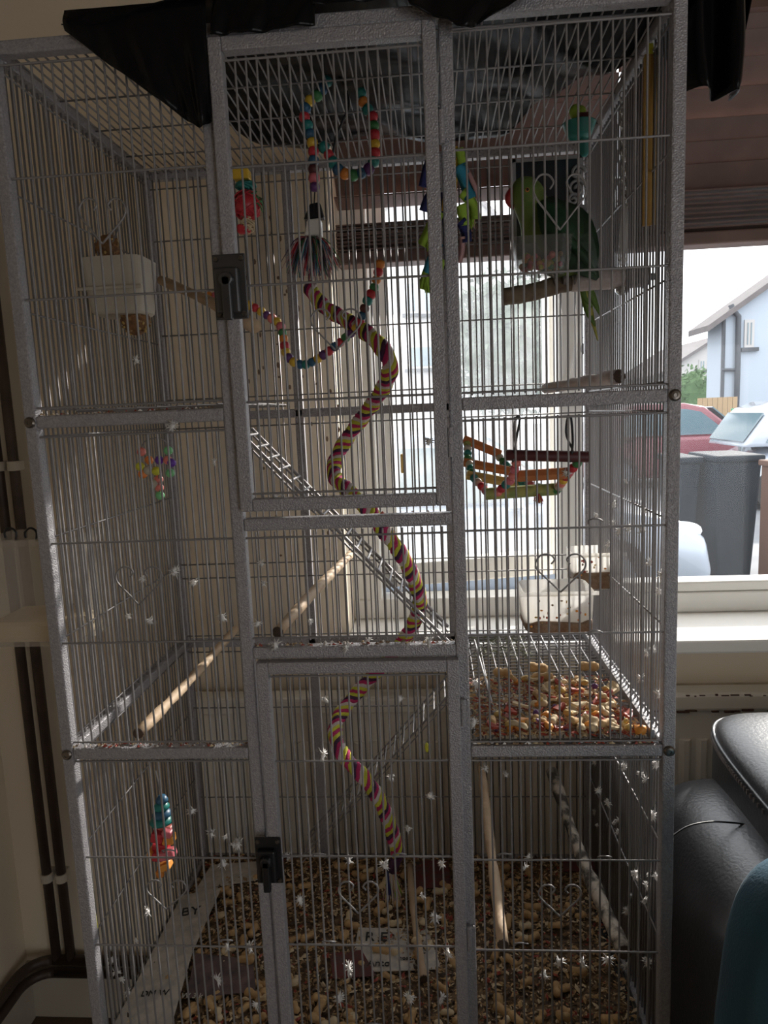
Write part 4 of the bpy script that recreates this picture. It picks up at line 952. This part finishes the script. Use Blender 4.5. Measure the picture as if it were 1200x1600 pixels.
# ---- down feathers
def feather_mesh(name, n, seed):
    random.seed(seed); mb = MB(); mb.ball((0, 0, 0), (.34, .22, .42), 7, 5, jit=.3)
    for i in range(n):
        d = Vector((U(-1, 1), U(-.5, .5), U(-1, 1)))
        if d.length < .1: continue
        d.normalize(); l = U(.35, 1.0)**1.3; sd = d.cross(Vector((U(-1, 1), U(-1, 1), U(-1, 1)))).normalized()*.085*l; k = len(mb.v)
        bend = Vector((U(-.3, .3), U(-.2, .2), U(-.4, .1)))*l
        up = d.cross(sd).normalized()*.05
        mb.v += [Vector((0, 0, 0)), d*l*.55+sd, d*l*.55-sd, d*l*.55+up, d*l+bend*.5]
        for q in ((0, 1, 3), (0, 3, 2), (1, 4, 3), (3, 4, 2), (0, 2, 1), (1, 2, 4)): mb.face([k+j for j in q])
    return mesh_of(name, mb, 'feather')
fms = [feather_mesh('down_%s' % 'abcd'[i], 64, 20+i) for i in range(4)]
random.seed(11)
fe = [(213, 563), (335, 722), (272, 893), (200, 963), (235, 970), (347, 965), (302, 910), (222, 905), (408, 880), (412, 912), (402, 975), (485, 972), (670, 690), (508, 1093), (625, 1092), (505, 1180), (610, 1214), (672, 1243), (637, 1295), (365, 1410-90), (348, 1350), (330, 1302), (300, 1268), (352, 1308), (450, 1338), (468, 1405), (372, 1318), (230, 1424), (213, 1470), (355, 1480), (390, 1480), (660, 1400), (680, 1435), (690, 1350), (600, 1352), (470, 1410), (545, 1345), (545, 1515), (758, 1200), (790, 1210), (745, 1068), (740, 1130), (825, 1340), (820, 1355), (950, 1255), (935, 1235), (985, 1400), (980, 1425), (875, 1504), (850, 1525), (910, 1505), (980, 1508), (950, 1500), (1012, 1504), (1000, 1210), (1025, 1195), (1020, 1275), (1010, 1385), (1025, 1370), (1015, 880), (1035, 900), (1030, 925), (1010, 1020), (1020, 1015), (1000, 1060), (1030, 1085), (540, 1100-88), (430, 1008), (620, 1010), (670, 1003), (575, 1000), (190, 1530), (180, 1520), (200, 1550), (170, 1480), (175, 1500), (340, 1530), (400, 1570), (700, 1490), (690, 1560), (640, 1560), (530, 1560), (430, 775), (600, 780), (260, 660), (270, 665), (885, 650+90)]
def feather_lab(p):
    if p.x > W-.02: a = 'right side wires'
    else: a = 'left panel' if p.x < CX1 else ('door column' if p.x < CX2 else 'right panel')
    b = 'top' if p.z > Z2 else ('middle' if p.z > Z1-.005 else 'bottom')
    return 'wispy white down feather caught on the %s section of the %s' % (b, a), 'down feathers on the %s %s' % (b, a)
for i, (x, y) in enumerate(fe):
    Y = random.choice((-.004, -.003, .012, .014)); p = at(x, y, Y)
    if x > 960 and y > 850: p = atX(x, y, W-.006); p.y = max(.02, min(D-.03, p.y)); p = p
    if x < 215 and y > 1400: p = at(x, y, .08)
    zrow = min((Z0, Z1, Z2), key=lambda q: abs(q-p.z))
    scatter_one('down_feather', random.choice(fms), p, feather_lab(p)[0], 'feather', feather_lab(p)[1], U(.008, .015)*(1.0 if y < 1500 else 1.15))
for i in range(26):
    y = U(.05, D-.04); z = U(Z1-.42, Z1-.03) if i < 17 else U(Z1+.03, Z2-.12)
    scatter_one('down_feather', random.choice(fms), (W-.005, y, z), feather_lab(Vector((W-.005, y, z)))[0], 'feather', feather_lab(Vector((W-.005, y, z)))[1], U(.007, .014))
tag(shared('green_feather', mesh_of('small_feather', MB().ball((0, 0, 0), (.004, .0015, .010), 8, 6), 'lemon'), None, at(667, 1168, .2)), 'small yellow-green feather stuck on a wire inside the lower door', 'feather')

# ================================================================== black polythene sheet over the roof
sh_ = thing('black_sheet', (W/2, .2, Z3+.02), 'crumpled black plastic sheet draped over the cage roof', 'sheet')
def crumple(x, y): return .013*math.sin(x*13+y*9)*math.sin(y*15-x*5) + .005*math.sin(x*29-y*37)
def top(u, v):
    # u along X, v along Y: ragged outline on the roof
    y = -.012 + .535*v
    x0 = .115 + .17*v + .015*math.sin(v*9); x1 = .985 - (.22*max(0, v-.30)/.7*1.0)
    x = x0 + (x1-x0)*u
    return (x, y, Z3+.0125+.016+crumple(x, y)+.012*math.sin(u*3.14)*math.sin(v*3.14))
MB().grid(top, 60, 40).build('roof_layer', 'sheet', sh_, smooth=True, solid=.0012)
def hang(name, outline_top, outline_bot, Yf, n=28, k=12, wav=.006):
    tp_ = bez(outline_top, n); bo = bez(outline_bot, n)
    def fn(u, v):
        i = u*(n-1); a = tp_[min(n-1, int(round(i)))]; b = bo[min(n-1, int(round(i)))]
        p = a.lerp(b, v); s_ = math.sin(v*math.pi/2)
        return (p.x, p.y - wav*(1+math.sin(u*14+v*3))*s_ - wav*.6*math.sin(u*31)*s_, p.z)
    MB().grid(fn, n, k).build(name, 'sheet', sh_, smooth=True, solid=.0012)
Yh = -.006
zt_ = Z3+.035
def tp(x): return Vector((x, -.007, zt_))
xA = at(108, 40, Yh).x; xB = at(331, 100, Yh).x
hang('front_flap', [tp(xA-.004), tp((xA+xB)/2), tp(xB-.002)], [at(106, 52, Yh), at(180, 108, Yh), at(245, 155, Yh), at(295, 190, Yh), at(318, 204, Yh), at(330, 188, Yh)], Yh)
xC, xD, xE = at(337, 30, Yh).x, at(495, 20, Yh).x, at(655, 0, Yh).x
hang('front_flap', [tp(xC), tp((xC+xD)/2), tp(xD)], [at(330, 56, Yh-.008), at(400, 52, Yh-.008), at(492, 40, Yh-.008)], Yh, wav=.003)
hang('front_flap', [tp(xE-.03), tp(xE+.05), tp(xE+.15), tp(xE+.19)], [at(640, 10, Yh-.02), at(690, 30, Yh-.02), at(720, 46, Yh-.02), at(748, 38, Yh-.02), at(800, 10, Yh-.02), at(830, -6, Yh-.02)], Yh, wav=.004)
hang('front_flap', [tp(xD-.01), tp((xD+xE)/2), tp(xE)], [at(488, 8, Yh-.006), at(560, 4, Yh-.006), at(655, -6, Yh-.006)], Yh, wav=.002)
# right side: bunched plastic hanging past the corner post
def side(u, v):
    ang_ = u*math.pi*1.15 - .25; e1 = at(1122, 0, .06); w_ = .055*(1-.25*v**3)*(1+.12*math.sin(u*17+v*4))
    zz_ = Z3+.05 + (at(1110, 165-(u-.55)**2*300, .06).z-Z3-.05)*v
    return (e1.x-.006 - w_*math.cos(ang_)*1.0, .10 - .07*math.sin(ang_)-.02*math.sin(u*23), zz_)
MB().grid(side, 46, 16).build('side_bunch', 'sheet', sh_, smooth=True, solid=.0012)
MB().grid(lambda u, v: (W-.02+.14*u, .02+.22*v, Z3+.05+.025*math.sin(u*9+v*7)-.01*u), 16, 14).build('roof_layer', 'sheet', sh_, smooth=True, solid=.0012)

# ================================================================== sofa and cushion
sf = thing('leather_sofa', (1.45, .0, 0), 'black leather sofa with plump padded arm at right', 'sofa')
ya = .44
zt1 = at(1075, 1208, ya-.05).z+.05
superbox((1.30, -.20, zt1/2), (.62, (ya+.20)*2, zt1), .33, 70, 44).build('arm', 'leather', sf, smooth=True)
pf = at(1122, 1138, ya-.06); xp, zp = pf.x-.04, pf.z+.042
ph = .20
superbox((xp+.25, -.20, zp-ph/2), (.50, (ya+.19)*2, ph), .30, 80, 40).build('arm_pad', 'leather', sf, smooth=True)
def pad_ring(zf, k=1.004):
    e = .30; sb = zf**(1/e); cb = math.sqrt(1-sb*sb)**e; out = []
    for i in range(120):
        a_ = math.pi*.45 + math.pi*.62*i/119; sg = lambda v: math.copysign(abs(v)**e, v)
        out.append(Vector((xp+.25+.25*k*cb*sg(math.cos(a_)), -.20+(ya+.19)*k*cb*sg(math.sin(a_)), zp-ph/2+ph/2*zf)))
    return out
pr_ = pad_ring(.62)
MB().tube(pr_, .0038, 6).build('piping', 'leather', sf, smooth=True)
lenp = 0; lastp = 0; pr2 = pad_ring(.50)
for i in range(1, 120):
    seg_ = pr2[i]-pr2[i-1]; nst = max(1, int(seg_.length/.011))
    for q in range(nst):
        if pr2[i-1].y < -.45: break
        MB().box(pr2[i-1].lerp(pr2[i], q/nst), (.004, .0045, .008)).build('stitch', 'stitch', sf)
MB().tube(bez([at(1048, 1308, .08), at(1075, 1291, .10), at(1110, 1284, .12), at(1150, 1286, .13), at(1175, 1290, .14)], 20), .0016, 6).build('seam', 'black', sf, smooth=True)
MB().span((1.6, -.75, .08), (2.9, .42, .42)).build('seat_base', 'leather', sf, bevel=.04)
superbox((2.25, .30, .62), (1.25, .34, .72), .4).build('backrest', 'leather', sf, smooth=True)
for x in (1.15, 2.8):
    for y in (-.65, .32): MB().lathe((x, y, 0), [(.025, 0), (.03, .1)], 12).build('foot', 'black', sf)
cu = superbox(at(1372, 1610, -.28), (.34, .14, .36), .6, 50, 30, Matrix.Rotation(math.radians(14), 3, 'Y') @ Matrix.Rotation(math.radians(-18), 3, 'X'), fn=lambda p: p*(1+.02*math.sin(p.x*30)))
tag(cu.build('velvet_cushion', 'velvet', smooth=True), 'teal velvet cushion leaning on the sofa arm', 'cushion')

# ================================================================== outdoors
s = MB().span((-30, YB+.3, -.25), (45, 70, -.02)).build('ground', 'tarmac'); tag(s, 'grey tarmac drive outside the window', 'ground', kind='structure')
def car(name, cx, cy, L_, Hh, wd, paint, lab, face=1, lamp='lamp'):
    """side-on car along X; face=+1 nose to +X"""
    t = thing(name, (cx, cy, -.02), lab, 'car'); f = face
    def X(u): return cx+f*(u-.5)*L_
    z0 = .18
    prof = [(0, .30), (.02, .62), (.08, .66), (.25, .60*Hh), (.70, .60*Hh), (.80, .57*Hh), (.93, .50*Hh), (.985, .40*Hh), (1, .26), (.97, z0), (.02, z0)]
    y0 = cy-wd/2
    MB().prism([(X(u), y0, z) for u, z in (prof if f > 0 else prof[::-1])], (0, wd, 0)).build('body', paint, t, bevel=.07, smooth=True)
    cab = [(.06, .58*Hh), (.16, .93*Hh), (.24, Hh), (.46, Hh), (.55, .95*Hh), (.73, .58*Hh)]
    MB().prism([(X(u), y0+.12, z) for u, z in (cab if f > 0 else cab[::-1])], (0, wd-.24, 0)).build('cabin', paint, t, bevel=.06, smooth=True)
    for g in ([(.14, .62*Hh), (.19, .86*Hh), (.25, .92*Hh), (.375, .93*Hh), (.375, .62*Hh)], [(.395, .62*Hh), (.395, .93*Hh), (.46, .93*Hh), (.53, .89*Hh), (.66, .62*Hh)]):
        for yy in (y0+.105, y0+wd-.125): MB().prism([(X(u), yy, z) for u, z in (g if f > 0 else g[::-1])], (0, .02, 0)).build('side_window', 'carglass', t)
    ws = [(.58, .935*Hh), (.72, .625*Hh)]
    MB().prism([(X(ws[0][0])+f*.03, y0+.2, ws[0][1]), (X(ws[1][0])+f*.03, y0+.2, ws[1][1]), (X(ws[1][0])+f*.03, y0+wd-.2, ws[1][1]), (X(ws[0][0])+f*.03, y0+wd-.2, ws[0][1])], (f*.02, 0, .015)).build('windscreen', 'carglass', t)
    MB().prism([(X(.075)-f*.03, y0+.22, .63*Hh), (X(.15)-f*.03, y0+.22, .89*Hh), (X(.15)-f*.03, y0+wd-.22, .89*Hh), (X(.075)-f*.03, y0+wd-.22, .63*Hh)], (-f*.02, 0, .015)).build('rear_window', 'carglass', t)
    for u in (.17, .80):
        for yy in (y0-.005, y0+wd-.19):
            wh = MB().lathe((X(u), yy, .30), [(.31, 0), (.32, .03), (.32, .17), (.30, .195)], 24, (0, 1, 0)).build('wheel', 'rubber', t)
            MB().lathe((X(u), yy-.006, .30), [(.20, 0), (.20, .02)], 16, (0, 1, 0)).build('hubcap', 'paint_silver', wh)
    for yy in (y0+.02, y0+wd-.22):
        MB().ball((X(.945), yy+.10, .43*Hh), (.16, .11, .075), 12, 8).build('headlight', lamp, t, smooth=True)
        MB().ball((X(.915), yy+(.0 if yy < cy else .2), .465*Hh), (.07, .03, .04), 8, 6).build('indicator', 'amber', t, smooth=True)
        MB().box((X(.012), yy+.10, .52), (.06, .16, .18)).build('tail_light', 'tail_lamp', t)
    MB().box((X(.62), y0-.05, .62*Hh), (.12, .1, .09)).build('wing_mirror', paint, t, bevel=.02)
    return t
sx = at(1116, 830, 4.6).x; car('silver_car', sx-2.05, 5.4, 4.1, 1.48, 1.7, 'paint_silver', 'silver hatchback parked close outside, nose showing beyond the cage')
rx = at(1157, 660, 13).x; car('red_car', rx-.85, 13.8, 4.2, 1.62, 1.7, 'paint_red', 'dark red car parked behind the wheelie bins')
wx = at(1136, 690, 10).x; car('white_car', wx+1.95, 10.6, 4.0, 1.60, 1.7, 'paint_white', 'white car at the right edge behind the wheelie bins', 1)
for k, (xa, xb_, Y, lab) in enumerate(((1062, 1096, 5.75, 'left charcoal wheelie bin outside the window'), (1120, 1192, 5.5, 'right charcoal wheelie bin outside the window'))):
    a, b = at(xa, 706, Y), at(xb_, 706, Y); zt2 = at(1130, 712, Y).z
    t = thing('wheelie_bin', ((a.x+b.x)/2, Y+.3, -.02), lab, 'bin'); d_ = .03
    m_ = MB(); x0, x1 = a.x, b.x
    m_.v = [Vector(p) for p in ((x0+.05, Y+.05, 0), (x1-.05, Y+.05, 0), (x1-.05, Y+.55, 0), (x0+.05, Y+.55, 0), (x0, Y, zt2-.06), (x1, Y, zt2-.06), (x1, Y+.65, zt2-.06), (x0, Y+.65, zt2-.06))]
    for q in ((3, 2, 1, 0), (4, 5, 6, 7), (0, 1, 5, 4), (1, 2, 6, 5), (2, 3, 7, 6), (3, 0, 4, 7)): m_.face(list(q))
    m_.build('bin_body', 'bin', t, bevel=.02)
    MB().span((x0-.02, Y-.03, zt2-.06), (x1+.02, Y+.68, zt2)).build('lid', 'bin', t, bevel=.02)
    for x in (x0+.08, x1-.08): MB().lathe((x-.03, Y+.58, .09), [(.11, 0), (.11, .06)], 16, (1, 0, 0)).build('wheel', 'rubber', t)
    MB().tube([(x0+.05, Y+.70, zt2-.02), (x1-.05, Y+.70, zt2-.02)], .018, 8).build('handle', 'bin', t)
# brick-brown post at the right edge
def house(px_corner, Y, wd, dp, ez, rz, lab, ren='render', nm='house', win_=True):
    x0 = px_corner; t = thing(nm, (x0+wd/2, Y+dp/2, -.02), lab, 'house')
    MB().prism([(x0, Y, -.02), (x0+wd, Y, -.02), (x0+wd, Y, ez), (x0+wd/2, Y, rz), (x0, Y, ez)], (0, dp, 0)).build('walls', ren, t)
    for sgn in (0, 1):
        xa, xb2 = (x0-.45, x0+wd/2) if sgn == 0 else (x0+wd+.45, x0+wd/2); sl_ = (rz-ez)/(wd/2); ze = ez-.45*sl_
        p = [(xa, Y-.25, ze), (xb2, Y-.25, rz), (xb2, Y-.25, rz+.16), (xa, Y-.25, ze+.16)]
        MB().prism(p if sgn == 0 else p[::-1], (0, dp+.5, 0)).build('roof_slope', 'tile', t)
    return t
HY = 19.0
hc0 = at(1127, 560, HY).x; hz0 = at(1127, 500, HY).z
rise = (at(1200, 444, HY).z-at(1127, 496, HY).z)/(at(1200, 444, HY).x-at(1127, 496, HY).x)
ho = house(hc0, HY, 8.4, 1.0, hz0, hz0+rise*4.2, 'pale blue rendered house with grey gable roof across the road')
def hwin(t, x0, y0, x1, y1, Y):
    a, b = at(x0, y0, Y), at(x1, y1, Y); f = MB().span((a.x, Y-.04, b.z), (b.x, Y+.02, a.z)).build('window', 'render2', t)
    MB().span((a.x+.07, Y-.055, b.z+.08), ((a.x+b.x)/2-.03, Y-.03, a.z-.08)).build('pane', 'carglass', f); MB().span(((a.x+b.x)/2+.03, Y-.055, b.z+.08), (b.x-.07, Y-.03, a.z-.08)).build('pane', 'carglass', f)
    MB().span((a.x-.1, Y-.12, b.z-.1), (b.x+.1, Y, b.z)).build('window_sill', 'drain', t)
hwin(ho, 1163, 500, 1177, 543, HY)
a = at(1152, 500, HY-.1); MB().tube([at(1142, 476, HY-.1), at(1146, 486, HY-.1), at(1154, 494, HY-.1), at(1153, 560, HY-.1), (at(1153, 560, HY-.1).x, HY-.1, 0)], .075, 8).build('drainpipe', 'drain', ho, smooth=True)
MB().tube([(hc0+.02, HY-.06, hz0), (hc0+.02, HY-.06, 0)], .05, 6).build('drainpipe', 'drain', ho); MB().tube([at(1127, 578, HY-.08), at(1152, 578, HY-.08)], .05, 6).build('drainpipe', 'drain', ho)
h2 = house(at(1040, 600, 34).x, 34, 4.6, 8, at(1060, 580, 34).z, at(1120, 530, 34).z, 'small distant grey-roofed house beyond the hedge', 'render2', 'cottage')
hwin(h2, 1092, 562, 1102, 578, 34)
h3 = house(at(560, 500, 22).x, 22, 5.0, 3, at(640, 380, 22).z, at(640, 250, 22).z, 'pale house seen hazily through the misted pane', 'render2', 'house')
for q in ((632, 440, 652, 490), (660, 440, 684, 490), (636, 540, 680, 575)): hwin(h3, *q, 22)
# hedge, fence, green bin, tree
def foliage(name, c, r, n, m, lab, cat, lf=.06, trunk=False):
    t = thing(name, (c[0], c[1], -.02), lab, cat); mb = MB(); c = Vector(c)
    for i in range(n):
        d = Vector((U(-1, 1), U(-1, 1), U(-1, 1)))
        if d.length > 1: d.normalize()
        d = d.normalized()*U(.55, 1)
        p = c + Vector((d.x*r[0], d.y*r[1], d.z*r[2])); a = Vector((U(-1, 1), U(-1, 1), U(-1, 1))).normalized()*lf; b = Vector((U(-1, 1), U(-1, 1), U(-1, 1))).normalized()*lf*.6; k = len(mb.v)
        mb.v += [p-a, p+b, p+a, p-b]; mb.face([k, k+1, k+2, k+3])
    mb.ball(c, (r[0]*.75, r[1]*.75, r[2]*.75), 14, 10, jit=.12)
    mb.build('foliage', m, t, kind='stuff')
    MB().tube([(c.x, c.y, -.02), (c.x, c.y, c.z)], [.09, .05], 8).build('trunk', 'trunk', t)
c = at(1080, 605, 24); foliage('hedge', (c.x, 24, 1.6), (1.1, .8, 1.3), 1800, 'leaf', 'rounded green hedge bush beyond the red car', 'bush', .09)
c = at(800, 520, 13); foliage('tree', (c.x, 13, 2.9), (1.35, 1.2, 1.5), 2600, 'leaf2', 'leafy tree seen hazily through the misted pane', 'tree', .10)
fa, fb = at(1090, 640, 17).x, at(1152, 640, 17).x; ft = at(1120, 621, 17).z
fn_ = thing('fence', ((fa+fb)/2, 17, -.02), 'tan wooden garden fence below the blue house', 'fence'); k = 0; x = fa
while x < fb: MB().span((x, 17, -.02), (x+.11, 17.03, ft)).build('board', 'fence', fn_); x += .12
a, b = at(1155, 640, 16).x, at(1169, 640, 16).x; gt = at(1160, 638, 16).z
gbn = thing('green_bin', ((a+b)/2, 16.2, -.02), 'small green bin beside the fence', 'bin')
MB().prism([(a+.03, 16, 0), (b-.03, 16, 0), (b, 16, gt-.06), (a, 16, gt-.06)], (0, .4, 0)).build('bin_body', 'greenbin', gbn); MB().span((a-.02, 15.97, gt-.06), (b+.02, 16.43, gt)).build('lid', 'greenbin', gbn, bevel=.02)
a = at(1207, 730, 5.0); b = at(1200, 820, 5.0)
tag(MB().span((a.x, 5.0, -.02), (a.x+.35, 5.2, a.z)).span((a.x-.02, 4.98, a.z), (a.x+.37, 5.22, a.z+.05)).build('brick_pier', 'rust', bevel=.01), 'brown brick gate pier at the right edge outside', 'pier')
